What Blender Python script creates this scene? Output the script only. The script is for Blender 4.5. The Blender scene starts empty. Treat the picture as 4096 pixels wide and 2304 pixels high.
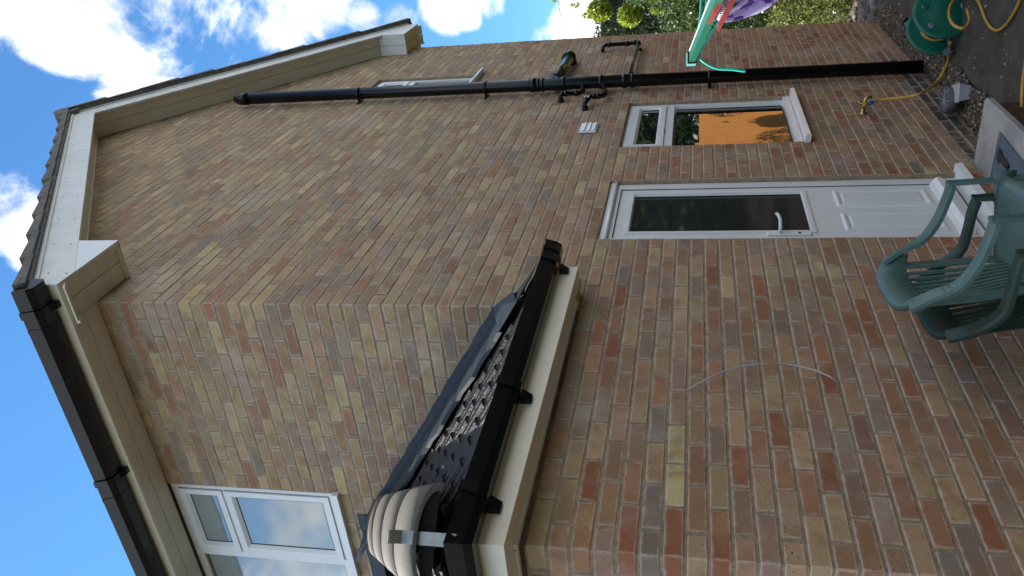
import bpy, math, random
from mathutils import Vector, Matrix
random.seed(7)
R = math.radians
S = bpy.context.scene
COL = S.collection

# ------------------------------------------------------------------ camera
CX = Vector((0.19124408, 0.09859392, -0.97657818))    # picture right
CY = Vector((-0.48230442, 0.87598305, -0.00601207))   # picture down
CF = Vector((0.85487318, 0.47215775, 0.21507886))     # forward
CP = Vector((-3.51192, -2.04656, 2.00399))
FPX = 3299.70
cam = bpy.data.cameras.new('camera')
cam.sensor_fit = 'HORIZONTAL'; cam.sensor_width = 36; cam.lens = FPX / 4096 * 36
cam.clip_start = 0.05; cam.clip_end = 2000
camo = bpy.data.objects.new('camera', cam); COL.objects.link(camo)
m = Matrix.Identity(4)
for i in range(3):
    m[i][0] = CX[i]; m[i][1] = -CY[i]; m[i][2] = -CF[i]; m[i][3] = CP[i]
camo.matrix_world = m
S.camera = camo

def ray(x, y):
    d = CX * ((x - 2048) / FPX) + CY * ((y - 1152) / FPX) + CF
    return d
def atp(x, y, ax, v):            # point of the place on a coordinate plane
    d = ray(x, y); t = (v - CP[ax]) / d[ax]; return CP + d * t
def atd(x, y, dist):
    return CP + ray(x, y).normalized() * dist

# ------------------------------------------------------------------ light
SUN_AZ = Vector((-0.122, 1.0, 0)).normalized(); SUN_EL = R(47)
sun_dir = Vector((SUN_AZ.x * math.cos(SUN_EL), SUN_AZ.y * math.cos(SUN_EL), math.sin(SUN_EL)))
W = bpy.data.worlds.new('World'); S.world = W; W.use_nodes = True
nt = W.node_tree; nt.nodes.clear()
def N(t, typ, **kw):
    n = t.nodes.new(typ)
    for k, v in kw.items():
        if k == 'inp':
            for a, b in v.items(): n.inputs[a].default_value = b
        else: setattr(n, k, v)
    return n
def M2(t, op, a, b=None, c=None, clamp=False):
    n = t.nodes.new('ShaderNodeMath'); n.operation = op; n.use_clamp = clamp
    for i, v in enumerate((a, b, c)):
        if v is None: continue
        if isinstance(v, (int, float)): n.inputs[i].default_value = v
        else: t.links.new(v, n.inputs[i])
    return n.outputs[0]
def MIX(t, f, a, b, typ='MIX'):
    n = t.nodes.new('ShaderNodeMix'); n.data_type = 'RGBA'; n.blend_type = typ
    for i, v in ((0, f), (6, a), (7, b)):
        if isinstance(v, (int, float)): n.inputs[i].default_value = v
        elif isinstance(v, tuple): n.inputs[i].default_value = v if len(v) == 4 else v + (1,)
        else: t.links.new(v, n.inputs[i])
    return n.outputs[2]
def SM(t, v, lo, hi, a=0.0, b=1.0):
    n = t.nodes.new('ShaderNodeMapRange'); n.interpolation_type = 'SMOOTHSTEP'
    t.links.new(v, n.inputs[0])
    for i, q in ((1, lo), (2, hi), (3, a), (4, b)): n.inputs[i].default_value = q
    return n.outputs[0]
sky = N(nt, 'ShaderNodeTexSky', sky_type='NISHITA', sun_disc=False, sun_elevation=SUN_EL,
        sun_rotation=math.atan2(SUN_AZ.x, SUN_AZ.y), altitude=50, air_density=1.15, dust_density=0.3, ozone_density=1.3)
tc = N(nt, 'ShaderNodeTexCoord')
dirv = tc.outputs['Generated']
nz = N(nt, 'ShaderNodeTexNoise', inp={'Scale': 6.5, 'Detail': 10.0, 'Roughness': 0.62, 'Distortion': 0.35})
nt.links.new(dirv, nz.inputs['Vector'])
nz2 = N(nt, 'ShaderNodeTexNoise', inp={'Scale': 1.6, 'Detail': 6.0, 'Roughness': 0.55})
nt.links.new(dirv, nz2.inputs['Vector'])
# cumulus banks, each a direction in the sky and an angular size
BLOBS = [(150, 40, 3.0, 1), (250, 110, 3.2, 1), (330, 180, 2.6, 1), (420, 60, 3.4, .9), (560, 60, 3.0, .85), (620, 200, 3.6, 1), (520, 290, 2.4, 1), (720, 60, 3.6, 1), (800, 160, 2.8, .9), (860, 230, 2.0, .75),
         (1000, 20, 2.8, .9), (1180, 20, 3.0, 1), (1110, 110, 2.2, .9), (1300, 10, 2.4, .85), (1440, 70, 1.6, .7), (460, 385, 1.6, .85),
         (1790, 10, 2.2, .85), (1860, 40, 1.6, .8), (1960, 5, 1.4, .7), (2330, 120, 2.6, 1), (2190, 160, 1.3, .7), (2450, 60, 4.0, 1), (1600, 110, 2.0, .45),
         (40, 830, 2.4, .9), (70, 930, 2.0, .9), (110, 1000, 1.5, .8), (10, 760, 1.4, .7), (200, -200, 5, 1), (900, -260, 7, 1)]
msk = None
for x, y, r, s in BLOBS:
    d = ray(x, y).normalized()
    dp = N(nt, 'ShaderNodeVectorMath', operation='DOT_PRODUCT'); nt.links.new(dirv, dp.inputs[0]); dp.inputs[1].default_value = d
    v = SM(nt, dp.outputs['Value'], math.cos(R(r * 1.25)), math.cos(R(r * 0.2)), 0, s)
    msk = v if msk is None else M2(nt, 'MAXIMUM', msk, v)
# unseen rest of the sky: cloud added and thickened for more fill light
dp = N(nt, 'ShaderNodeVectorMath', operation='DOT_PRODUCT'); nt.links.new(dirv, dp.inputs[0]); dp.inputs[1].default_value = CF
away = SM(nt, dp.outputs['Value'], math.cos(R(46)), math.cos(R(34)), 1, 0)
gen = M2(nt, 'MULTIPLY', SM(nt, nz2.outputs['Fac'], 0.36, 0.52), away)
msk = M2(nt, 'MAXIMUM', msk, gen)
cl = M2(nt, 'ADD', M2(nt, 'MULTIPLY', msk, 0.85), M2(nt, 'MULTIPLY', M2(nt, 'SUBTRACT', nz.outputs['Fac'], 0.5), 3.0))
cov = SM(nt, cl, 0.38, 0.98)
cov = M2(nt, 'MULTIPLY', cov, SM(nt, msk, 0.02, 0.2))
nz3 = N(nt, 'ShaderNodeTexNoise', inp={'Scale': 9.0, 'Detail': 6.0, 'Roughness': 0.6})
nt.links.new(dirv, nz3.inputs['Vector'])
shade = SM(nt, nz3.outputs['Fac'], 0.3, 0.7, 0.0, 1.0)
ccol = MIX(nt, shade, (4.4, 4.5, 4.7), (8.2, 8.1, 8.0))
skc = MIX(nt, 1.0, sky.outputs[0], (0.33, 0.60, 0.80), 'MULTIPLY')
fin = MIX(nt, cov, skc, ccol)
bg = N(nt, 'ShaderNodeBackground', inp={'Strength': 0.15}); nt.links.new(fin, bg.inputs[0])
wo = N(nt, 'ShaderNodeOutputWorld'); nt.links.new(bg.outputs[0], wo.inputs[0])

sl = bpy.data.lights.new('sun', 'SUN'); sl.energy = 4.5; sl.angle = R(0.53); sl.color = (1, 0.94, 0.84)
so = bpy.data.objects.new('sun', sl); COL.objects.link(so)
so.rotation_euler = sun_dir.to_track_quat('Z', 'Y').to_euler(); so.location = (0, 10, 20)
S.view_settings.view_transform = 'Standard'; S.view_settings.look = 'None'
S.view_settings.gamma = 1; S.view_settings.exposure = 0.92
S.view_settings.use_curve_mapping = False

# ------------------------------------------------------------------ materials
def mat(name, col=(.5, .5, .5), rough=.6, spec=.5, metal=0., noise=0., nscale=20., bump=0., bscale=60., col2=None, tr=0., coat=0., ior=1.5):
    mt = bpy.data.materials.new(name); mt.use_nodes = True
    t = mt.node_tree; b = t.nodes['Principled BSDF']
    b.inputs['Roughness'].default_value = rough; b.inputs['Metallic'].default_value = metal
    b.inputs['Specular IOR Level'].default_value = spec; b.inputs['IOR'].default_value = ior
    b.inputs['Coat Weight'].default_value = coat
    b.inputs['Base Color'].default_value = col + (1,)
    g = N(t, 'ShaderNodeNewGeometry')
    if noise or col2:
        n = N(t, 'ShaderNodeTexNoise', inp={'Scale': nscale, 'Detail': 6.0, 'Roughness': .65})
        t.links.new(g.outputs['Position'], n.inputs['Vector'])
        c2 = col2 if col2 else tuple(c * (1 - noise) for c in col)
        f = SM(t, n.outputs['Fac'], .35, .65)
        t.links.new(MIX(t, f, col, c2), b.inputs['Base Color'])
    if bump:
        n = N(t, 'ShaderNodeTexNoise', inp={'Scale': bscale, 'Detail': 5.0, 'Roughness': .6})
        t.links.new(g.outputs['Position'], n.inputs['Vector'])
        bp = N(t, 'ShaderNodeBump', inp={'Strength': bump, 'Distance': .01})
        t.links.new(n.outputs['Fac'], bp.inputs['Height']); t.links.new(bp.outputs[0], b.inputs['Normal'])
    return mt

def brick_material(name, by_object):
    mt = bpy.data.materials.new(name); mt.use_nodes = True
    t = mt.node_tree; b = t.nodes['Principled BSDF']; b.inputs['Roughness'].default_value = .82
    b.inputs['Specular IOR Level'].default_value = .35
    if by_object:
        base = N(t, 'ShaderNodeObjectInfo').outputs['Color']
    else:
        base = N(t, 'ShaderNodeVertexColor', layer_name='tint').outputs[0]
    g = N(t, 'ShaderNodeNewGeometry'); P = g.outputs['Position']
    sep = N(t, 'ShaderNodeSeparateColor'); t.links.new(base, sep.inputs[0])
    # each brick shifts the pattern by its own colour so no two carry the same stain
    off = N(t, 'ShaderNodeVectorMath', operation='MULTIPLY_ADD'); t.links.new(base, off.inputs[0])
    off.inputs[1].default_value = (61, 83, 97); t.links.new(P, off.inputs[2])
    n1 = N(t, 'ShaderNodeTexNoise', inp={'Scale': 7.0, 'Detail': 5.0, 'Roughness': .6, 'Distortion': .6}); t.links.new(off.outputs[0], n1.inputs['Vector'])
    n2 = N(t, 'ShaderNodeTexNoise', inp={'Scale': 90.0, 'Detail': 5.0, 'Roughness': .7}); t.links.new(off.outputs[0], n2.inputs['Vector'])
    n3 = N(t, 'ShaderNodeTexNoise', inp={'Scale': 5.0, 'Detail': 4.0, 'Roughness': .6}); t.links.new(off.outputs[0], n3.inputs['Vector'])
    c = MIX(t, SM(t, n1.outputs['Fac'], .42, .70, 0, .75), base, (.28, .145, .08))
    c = MIX(t, 1.0, c, base, 'MIX') if False else c
    c = MIX(t, SM(t, n3.outputs['Fac'], .50, .72, 0, .5), c, (.43, .295, .15))
    c = MIX(t, SM(t, n2.outputs['Fac'], .35, .8, 0, .22), c, (.14, .09, .065))
    # lime bloom on the arrises and in patches
    uv = N(t, 'ShaderNodeUVMap', uv_map='UVMap'); su = N(t, 'ShaderNodeSeparateXYZ'); t.links.new(uv.outputs[0], su.inputs[0])
    du = M2(t, 'MULTIPLY', M2(t, 'MINIMUM', su.outputs[0], M2(t, 'SUBTRACT', 1.0, su.outputs[0])), 2.9)
    dv = M2(t, 'MINIMUM', su.outputs[1], M2(t, 'SUBTRACT', 1.0, su.outputs[1]))
    e = M2(t, 'MINIMUM', du, dv)
    n4 = N(t, 'ShaderNodeTexNoise', inp={'Scale': 16.0, 'Detail': 4.0, 'Roughness': .7}); t.links.new(P, n4.inputs['Vector'])
    e = M2(t, 'ADD', e, M2(t, 'MULTIPLY', M2(t, 'SUBTRACT', n4.outputs['Fac'], .5), .55))
    c = MIX(t, SM(t, e, .18, -.03, 0, .50), c, (.60, .52, .44))
    n5 = N(t, 'ShaderNodeTexNoise', inp={'Scale': 1.7, 'Detail': 7.0, 'Roughness': .62}); t.links.new(P, n5.inputs['Vector'])
    c = MIX(t, SM(t, n5.outputs['Fac'], .52, .70, 0, .42), c, (.52, .44, .38))
    # pits
    vo = N(t, 'ShaderNodeTexVoronoi', inp={'Scale': 55.0}); t.links.new(off.outputs[0], vo.inputs['Vector'])
    pit = M2(t, 'MULTIPLY', SM(t, vo.outputs['Distance'], .16, .10), SM(t, n3.outputs['Fac'], .52, .60))
    c = MIX(t, pit, c, (.02, .015, .012))
    t.links.new(c, b.inputs['Base Color'])
    h = M2(t, 'SUBTRACT', M2(t, 'MULTIPLY', n2.outputs['Fac'], .5), pit)
    bp = N(t, 'ShaderNodeBump', inp={'Strength': .5, 'Distance': .004}); t.links.new(h, bp.inputs['Height']); t.links.new(bp.outputs[0], b.inputs['Normal'])
    return mt

M = {}
M['brick'] = brick_material('brick_face', True)
M['brickv'] = brick_material('brick_face_many', False)
M['mortar'] = mat('mortar', (.42, .32, .22), .95, .2, noise=.3, nscale=24, bump=.9, bscale=160)
M['upvc'] = mat('white_upvc', (.80, .80, .79), .28, .5, noise=.05, nscale=3)
M['cream'] = mat('warm_lit_cream_fascia', (.80, .70, .54), .35, .5, noise=.05, nscale=3)  # cream trim, part of its warmth is bounce light put into the colour
M['soffit'] = mat('warm_lit_cream_soffit', (.70, .64, .50), .45, .4, noise=.08, nscale=5)  # soffit cream likewise carries some warm bounced light in its colour
M['upvc_dull'] = mat('weathered_white_trim', (.74, .73, .69), .4, .5, noise=.12, nscale=6)
M['gasket'] = mat('black_rubber_gasket', (.01, .01, .012), .5)
M['black'] = mat('black_pvc', (.0035, .004, .0055), .27, .4, noise=.3, nscale=5)
M['lead'] = mat('lead_sheet', (.038, .055, .072), .6, .3, noise=.35, nscale=7, bump=.35, bscale=9)
M['tile'] = mat('dark_concrete_tile', (.016, .015, .017), .33, .5, noise=.5, nscale=40, bump=.5, bscale=150)
M['rooftile'] = mat('weathered_roof_tile', (.17, .15, .135), .8, .4, col2=(.10, .09, .08), nscale=14, bump=.5, bscale=80)
M['hiptile'] = mat('grey_hip_tile', (.135, .12, .10), .75, .4, noise=.35, nscale=70, bump=.6, bscale=220)
M['steel'] = mat('galvanised_steel', (.38, .39, .37), .45, .5, metal=.6, noise=.2, nscale=30)
M['greenpipe'] = mat('algae_stained_black_pipe', (.012, .014, .010), .2, .6, col2=(.07, .085, .012), nscale=18)
M['glass'] = mat('window_glass_dark_room', (.010, .012, .012), .015, 1.0, ior=2.3)
M['glassd'] = mat('door_glass_dark_hall', (.022, .026, .024), .06, .35, ior=1.35)
M['glassb'] = mat('window_glass_pale_sky_blind', (.30, .345, .33), .03, 1.0, ior=1.9)  # pale base: blinds behind, plus sky reflection put into the colour
M['white'] = mat('white_plastic', (.78, .79, .80), .35, .5)
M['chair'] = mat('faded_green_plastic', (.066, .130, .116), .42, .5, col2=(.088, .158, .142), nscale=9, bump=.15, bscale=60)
M['chair2'] = mat('dark_green_plastic', (.022, .060, .052), .5, .4, col2=(.035, .05, .035), nscale=12)  # darker, mottled green for the lower chair
M['reel'] = mat('green_reel_plastic', (.006, .13, .085), .35, .5, noise=.25, nscale=9)
M['reelgrey'] = mat('blue_grey_reel_frame', (.16, .19, .28), .4, .5, noise=.2)
M['hose'] = mat('yellow_hose', (.60, .33, .035), .4, .5, noise=.25, nscale=25)
M['blue'] = mat('blue_connector', (.05, .16, .42), .4)
M['brass'] = mat('brass', (.55, .40, .10), .25, .5, metal=.9, noise=.3, nscale=60)
M['airer'] = mat('green_powder_coat', (.004, .12, .07), .45, .4)
M['airercap'] = mat('pale_teal_cap', (.13, .45, .42), .35)
M['cord'] = mat('turquoise_pvc_cord', (.01, .55, .42), .3)
M['peg'] = mat('red_peg_plastic', (.75, .10, .07), .3)
M['conc'] = mat('worn_concrete', (.095, .082, .062), .9, .3, col2=(.052, .05, .036), nscale=3.5, bump=.6, bscale=45)
M['step'] = mat('pale_step_slab', (.42, .40, .36), .85, .3, col2=(.30, .28, .27), nscale=5, bump=.4, bscale=60)
M['riser'] = mat('red_step_riser', (.11, .055, .04), .9, .2, noise=.5, nscale=20)
M['mat_'] = mat('grey_blue_door_mat', (.20, .24, .30), .95, .2, noise=.35, nscale=140, bump=1, bscale=300)
M['dark'] = mat('dark_matter', (.02, .016, .014), .8)
M['soil'] = mat('soil', (.075, .052, .036), .95, .2, col2=(.035, .028, .02), nscale=2.5, bump=1, bscale=30)
M['grass'] = mat('lawn', (.05, .08, .02), .95, .2, noise=.5, nscale=9, bump=1, bscale=60)
M['cable'] = mat('pale_grey_cable', (.45, .42, .42), .5)
M['wood'] = mat('orange_fence_boards', (.60, .26, .07), .65, .3, col2=(.54, .225, .055), nscale=5, bump=.3)
M['shed'] = mat('dark_weatherboards', (.022, .026, .038), .7, .3, noise=.4, nscale=6)
M['bark'] = mat('bark', (.10, .075, .05), .9, .2, noise=.5, nscale=20, bump=1, bscale=40)
M['clear'] = mat('translucent_white_tub', (.50, .50, .55), .25, .5)
M['wheel'] = mat('grey_plastic_wheel', (.10, .09, .09), .6, noise=.3)
M['spokes'] = mat('pale_mesh', (.30, .36, .42), .4)
M['label'] = mat('white_sticker', (.75, .77, .78), .5)
M['ink'] = mat('grey_print', (.2, .22, .24), .6)
M['engbrick'] = None

def vcol_mat(name, rough=.8, trans=0.0, spec=.4):
    mt = bpy.data.materials.new(name); mt.use_nodes = True
    t = mt.node_tree; b = t.nodes['Principled BSDF']; b.inputs['Roughness'].default_value = rough
    b.inputs['Specular IOR Level'].default_value = spec
    vc = N(t, 'ShaderNodeVertexColor', layer_name='tint')
    t.links.new(vc.outputs[0], b.inputs['Base Color'])
    if trans:
        tb = N(t, 'ShaderNodeBsdfTranslucent'); t.links.new(vc.outputs[0], tb.inputs[0])
        mx = N(t, 'ShaderNodeMixShader', inp={0: trans}); out = t.nodes['Material Output']
        t.links.new(b.outputs[0], mx.inputs[1]); t.links.new(tb.outputs[0], mx.inputs[2]); t.links.new(mx.outputs[0], out.inputs[0])
    return mt
M['leaf'] = vcol_mat('leaf', .33, .5, .6)
M['stone'] = vcol_mat('pebbles', .55, 0, .5)
M['towel'] = None

# ------------------------------------------------------------------ mesh builder
ORG = {}
class MB:
    def __init__(s): s.v = []; s.f = []; s.uv = []; s.c = []; s.sm = []; s.tint = None
    def quad(s, *p, uv=None, smooth=False):
        i = len(s.v); s.v += [tuple(q) for q in p]; s.f.append(tuple(range(i, i + len(p))))
        s.uv += list(uv) if uv else [(0, 0)] * len(p); s.c += [s.tint or (1, 1, 1)] * len(p); s.sm.append(smooth)
    def face(s, idx, uv=None, smooth=False):
        s.f.append(tuple(idx)); s.uv += list(uv) if uv else [(0, 0)] * len(idx); s.c += [s.tint or (1, 1, 1)] * len(idx); s.sm.append(smooth)
    def box(s, x0, x1, y0, y1, z0, z1, fr=None):
        f = fr or (lambda a, b, c: (a, b, c))
        i = len(s.v)
        for z in (z0, z1):
            for (x, y) in ((x0, y0), (x1, y0), (x1, y1), (x0, y1)): s.v.append(tuple(f(x, y, z)))
        for q in ((3, 2, 1, 0), (4, 5, 6, 7), (0, 1, 5, 4), (1, 2, 6, 5), (2, 3, 7, 6), (3, 0, 4, 7)): s.face([i + k for k in q])
    def cbox(s, x0, x1, y0, y1, z0, z1, c=.003, jit=0., fr=None):
        """chamfered box, 26 faces"""
        f = fr or (lambda a, b, d: (a, b, d))
        ctr = ((x0 + x1) / 2, (y0 + y1) / 2, (z0 + z1) / 2); h = ((x1 - x0) / 2, (y1 - y0) / 2, (z1 - z0) / 2)
        ix = {}; pos = {}
        for a in (-1, 1):
            for b in (-1, 1):
                for d in (-1, 1):
                    j = [random.uniform(-jit, jit) for _ in range(3)]
                    for k in range(3):
                        sg = (a, b, d)
                        p = [ctr[q] + sg[q] * (h[q] - (0 if q == k else c)) + j[q] for q in range(3)]
                        ix[(a, b, d, k)] = len(s.v); pos[(a, b, d, k)] = p; s.v.append(tuple(f(*p)))
        def uvs(keys, k):
            o = []
            for key in keys:
                p = pos[key]; n = [(p[q] - (ctr[q] - h[q])) / (2 * h[q] + 1e-9) for q in range(3)]
                o.append((n[0], n[2]) if k == 1 else ((n[1], n[2]) if k == 0 else (n[0], n[1])))
            return o
        for k in range(3):
            a1, a2 = [q for q in range(3) if q != k]
            for sg in (-1, 1):
                ks = []
                for (p, q) in ((-1, -1), (1, -1), (1, 1), (-1, 1)):
                    t = [0, 0, 0]; t[k] = sg; t[a1] = p; t[a2] = q; ks.append((t[0], t[1], t[2], k))
                if (sg == 1) == (k == 1): ks = ks[::-1]
                s.face([ix[q] for q in ks], uvs(ks, k))
        for k in range(3):       # edges running along k
            a1, a2 = [q for q in range(3) if q != k]
            for p in (-1, 1):
                for q in (-1, 1):
                    ks = []
                    for (e, fc) in ((-1, a1), (1, a1), (1, a2), (-1, a2)):
                        t = [0, 0, 0]; t[k] = e; t[a1] = p; t[a2] = q; ks.append((t[0], t[1], t[2], fc))
                    s.face([ix[z] for z in ks], uvs(ks, a1))
        for a in (-1, 1):
            for b in (-1, 1):
                for d in (-1, 1): s.face([ix[(a, b, d, k)] for k in range(3)], uvs([(a, b, d, k) for k in range(3)], 0))
    def sweep(s, path, prof, up=(0, 0, 1), closed=True, caps=True, scale=None, smooth=False):
        path = [Vector(p) for p in path]; n = len(path); m_ = len(prof); base = len(s.v)
        up = Vector(up)
        for i, p in enumerate(path):
            t = (path[min(i + 1, n - 1)] - path[max(i - 1, 0)]).normalized()
            sd = t.cross(up)
            if sd.length < 1e-4: sd = t.cross(Vector((1, 0, 0)))
            sd.normalize(); u = sd.cross(t).normalized()
            k = 1.0 if scale is None else scale[i]
            for a, b in prof: s.v.append(tuple(p + sd * a * k + u * b * k))
        for i in range(n - 1):
            for j in range(m_ if closed else m_ - 1):
                j2 = (j + 1) % m_
                s.face([base + i * m_ + j, base + i * m_ + j2, base + (i + 1) * m_ + j2, base + (i + 1) * m_ + j], smooth=smooth)
        if caps and closed:
            s.face([base + j for j in range(m_)][::-1]); s.face([base + (n - 1) * m_ + j for j in range(m_)])
    def tube(s, path, r, n=12, caps=True, scale=None, up=(0.01, 0.02, 1)):
        s.sweep(path, [(r * math.cos(2 * math.pi * k / n), r * math.sin(2 * math.pi * k / n)) for k in range(n)], up=up, caps=caps, scale=scale, smooth=True)
    def prism(s, poly, a, b, fr):     # polygon in (u,w), extruded between a and b; fr(u, t, w) -> xyz
        i = len(s.v); n = len(poly)
        for t in (a, b):
            for (u, w) in poly: s.v.append(tuple(fr(u, t, w)))
        for k in range(n): k2 = (k + 1) % n; s.face([i + k, i + k2, i + n + k2, i + n + k])
        s.face([i + k for k in range(n)][::-1]); s.face([i + n + k for k in range(n)])
    def lathe(s, prof, c, axis, n=24):   # prof [(r, h)] about an axis through c
        c = Vector(c); ax = Vector(axis).normalized(); a = ax.orthogonal().normalized(); b = ax.cross(a); base = len(s.v)
        for (r, h) in prof:
            for k in range(n):
                th = 2 * math.pi * k / n; s.v.append(tuple(c + ax * h + (a * math.cos(th) + b * math.sin(th)) * r))
        for i in range(len(prof) - 1):
            for k in range(n):
                k2 = (k + 1) % n; s.face([base + i * n + k, base + i * n + k2, base + (i + 1) * n + k2, base + (i + 1) * n + k], smooth=True)
        s.face([base + k for k in range(n)][::-1]); s.face([base + (len(prof) - 1) * n + k for k in range(n)])
    def build(s, name, mt, parent=None, kind=None, origin=None):
        o = Vector(origin) if origin is not None else (ORG[parent.name] if parent else Vector((0, 0, 0)))
        me = bpy.data.meshes.new(name)
        me.from_pydata([(v[0] - o.x, v[1] - o.y, v[2] - o.z) for v in s.v], [], s.f)
        u = me.uv_layers.new(name='UVMap'); u.data.foreach_set('uv', [q for p in s.uv for q in p])
        if s.tint is not None:
            c = me.color_attributes.new('tint', 'FLOAT_COLOR', 'CORNER')
            c.data.foreach_set('color', [q for p in s.c for q in (p[0], p[1], p[2], 1.0)])
        me.polygons.foreach_set('use_smooth', s.sm)
        if isinstance(mt, str): mt = M[mt]
        me.materials.append(mt); me.update()
        ob = bpy.data.objects.new(name, me); COL.objects.link(ob)
        if parent:
            ob.parent = parent; ob.location = o - ORG[parent.name]
        else: ob.location = o
        ORG[ob.name] = o
        if kind: ob['kind'] = kind
        return ob
def empty(name, loc, label, cat, group=None, rot=None):
    e = bpy.data.objects.new(name, None); COL.objects.link(e); e.location = loc; e.empty_display_size = .1
    if rot: e.rotation_euler = rot
    ORG[e.name] = Vector(loc); e['label'] = label; e['category'] = cat
    if group: e['group'] = group
    return e
def tag(o, label, cat, group=None):
    o['label'] = label; o['category'] = cat
    if group: o['group'] = group
    return o
def bx(name, mt, parent, *a, kind=None, c=0.):
    b = MB()
    if c: b.cbox(*a, c=c)
    else: b.box(*a)
    return b.build(name, mt, parent, kind)

# ------------------------------------------------------------------ ground
b = MB(); b.quad((-60, -80, .08), (120, -80, .08), (120, 100, .08), (-60, 100, .08)); g = b.build('ground', 'soil', kind='structure')
b = MB(); b.quad((9.6, -3.6, .086), (60, -3.6, .086), (60, 40, .086), (9.6, 40, .086)); b.build('lawn', 'grass', kind='structure')
b = MB(); b.box(1.2, 7.0, -1.75, -.27, .0, .12); path = b.build('concrete_path', 'conc', kind='structure')
b = MB(); b.box(-9, .6, -7, -.0, .0, .28); b.build('patio', 'conc', kind='structure')

# ------------------------------------------------------------------ house
HX = 3.07; SL = .68; WX = 6.1875
H = empty('brick_house', (0, 0, 0.08), 'buff and red brick house seen from its gable end, with a low hipped porch roof', 'house')
BC, HC = .075, .1125
GO = [(.7875, 1.6875, .375, 2.55), (2.3625, 3.4875, 1.2, 2.55), (4.05, 4.725, 4.125, 5.25)]     # openings u0,u1,z0,z1
SO = [(1.35, 3.375, 4.125, 5.40)]
def zs(x): return 7.50 - SL * abs(x - HX)

def pick(z):
    red = .66 if z < 2.4 else .42
    r = random.random(); k = random.uniform(.82, 1.15)
    if r < red * .22: c = (.30, .115, .065)
    elif r < red * .60: c = (.345, .185, .12)
    elif r < red * .74: c = (.27, .165, .125)
    elif r < red + .10: c = (.385, .25, .175)
    elif r < red + .32: c = (.405, .285, .19)
    elif r < .93: c = (.445, .32, .19)
    else: c = (.53, .41, .25)
    if random.random() < .15: c = (.31, .22, .19)
    if random.random() < .05: c = (.22, .185, .175)
    k *= 1.0 if z < 2.4 else 1.02
    if z > 2.4:      # the upper courses are paler, greyer stocks
        g_ = (.36, .29, .225); c = tuple(q * .74 + w * .26 for q, w in zip(c, g_))
    c = (c[0] * 1.03, c[1] * .96, c[2] * .79)
    return tuple(min(.9, q * k * random.uniform(.95, 1.05)) for q in c)
ENG = lambda: tuple(q * random.uniform(.8, 1.2) for q in (.035, .045, .055))

def rows(n0, n1, odd_start, u0, u1, openings, keep):
    out = []
    for n in range(n0, n1):
        z0 = n * BC; st = u0 if (n % 2 == 1) == odd_start else u0 + HC
        edges = [u0] + ([st] if st > u0 else [])
        u = st
        while u + .225 < u1 - 1e-6: u += .225; edges.append(u)
        edges.append(u1)
        cuts = set(edges)
        for (a, c_, za, zb) in openings:
            if za - 1e-6 <= z0 < zb - 1e-6: cuts |= {a, c_}
        cuts = sorted(cuts)
        for a, c_ in zip(cuts[:-1], cuts[1:]):
            if c_ - a < .03: continue
            mid = (a + c_) / 2
            if any(oa < mid < ob and za - 1e-6 <= z0 < zb - 1e-6 for (oa, ob, za, zb) in openings): continue
            if not keep(mid, z0, a, c_): continue
            out.append((n, a, c_, z0))
    return out
ALL = []     # (wall, n, box, tint, area)
def project(p):
    d = Vector(p) - CP; w = d.dot(CF)
    if w <= .1: return None
    return (2048 + FPX * d.dot(CX) / w, 1152 + FPX * d.dot(CY) / w)
def parea(pts):
    q = [project(p) for p in pts]
    if any(k is None for k in q): return 0
    cx = sum(k[0] for k in q) / 4; cy = sum(k[1] for k in q) / 4
    if not (-20 < cx < 4116 and -20 < cy < 2320): return 0
    return abs(sum(q[i][0] * q[(i + 1) % 4][1] - q[(i + 1) % 4][0] * q[i][1] for i in range(4))) / 2
J = .005
# gable end with the porch flank flush with it
for (n, a, c_, z0) in rows(2, 34, True, -1.575, WX, GO, lambda m_, z, a, b_: True) + rows(34, 104, True, 0, WX, GO, lambda m_, z, a, b_: z < zs(m_) + .06):
    if n % 2 == 0 and (abs(a + 1.575) < 1e-6 and n < 34 or abs(a) < 1e-6 and n >= 34): continue     # end of a return brick
    tint = ENG() if (n in (2, 3) and 1.8 < a < 4.3) else pick(z0)
    a0 = a if abs(a + 1.575) < 1e-6 or (abs(a) < 1e-6 and n >= 34) else a + J
    y = random.uniform(-.0018, .0012)
    ALL.append(['gable_wall', (a0, c_ - J, y, y + .1025, z0 + J, z0 + BC - J), tint, parea([(a, 0, z0), (c_, 0, z0), (c_, 0, z0 + BC), (a, 0, z0 + BC)])])
# upper side wall facing the porch roof
for (n, a, c_, z0) in rows(34, 71, False, 0, 8.1, SO, lambda m_, z, a, b_: z > 2.55):
    if n % 2 == 1 and a < 1e-6: continue
    a0 = a if a < 1e-6 else a + J; x = random.uniform(-.0018, .0012)
    ALL.append(['side_wall', (x, x + .1025, a0, c_ - J, z0 + J, z0 + BC - J), pick(z0), parea([(0, a, z0), (0, c_, z0), (0, c_, z0 + BC), (0, a, z0 + BC)]) if z0 > 2.9 + .6 * a else 0])
# porch front
for (n, a, c_, z0) in rows(2, 34, False, 0, 3.9375, [(1.35, 3.15, .9, 2.55)], lambda m_, z, a, b_: True):
    if n % 2 == 1 and a < 1e-6: continue
    a0 = a if a < 1e-6 else a + J; x = -1.575 + random.uniform(-.0018, .0012)
    ALL.append(['porch_wall', (x, x + .1025, a0, c_ - J, z0 + J, z0 + BC - J), pick(z0), parea([(-1.575, a, z0), (-1.575, c_, z0), (-1.575, c_, z0 + BC), (-1.575, a, z0 + BC)])])
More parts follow.
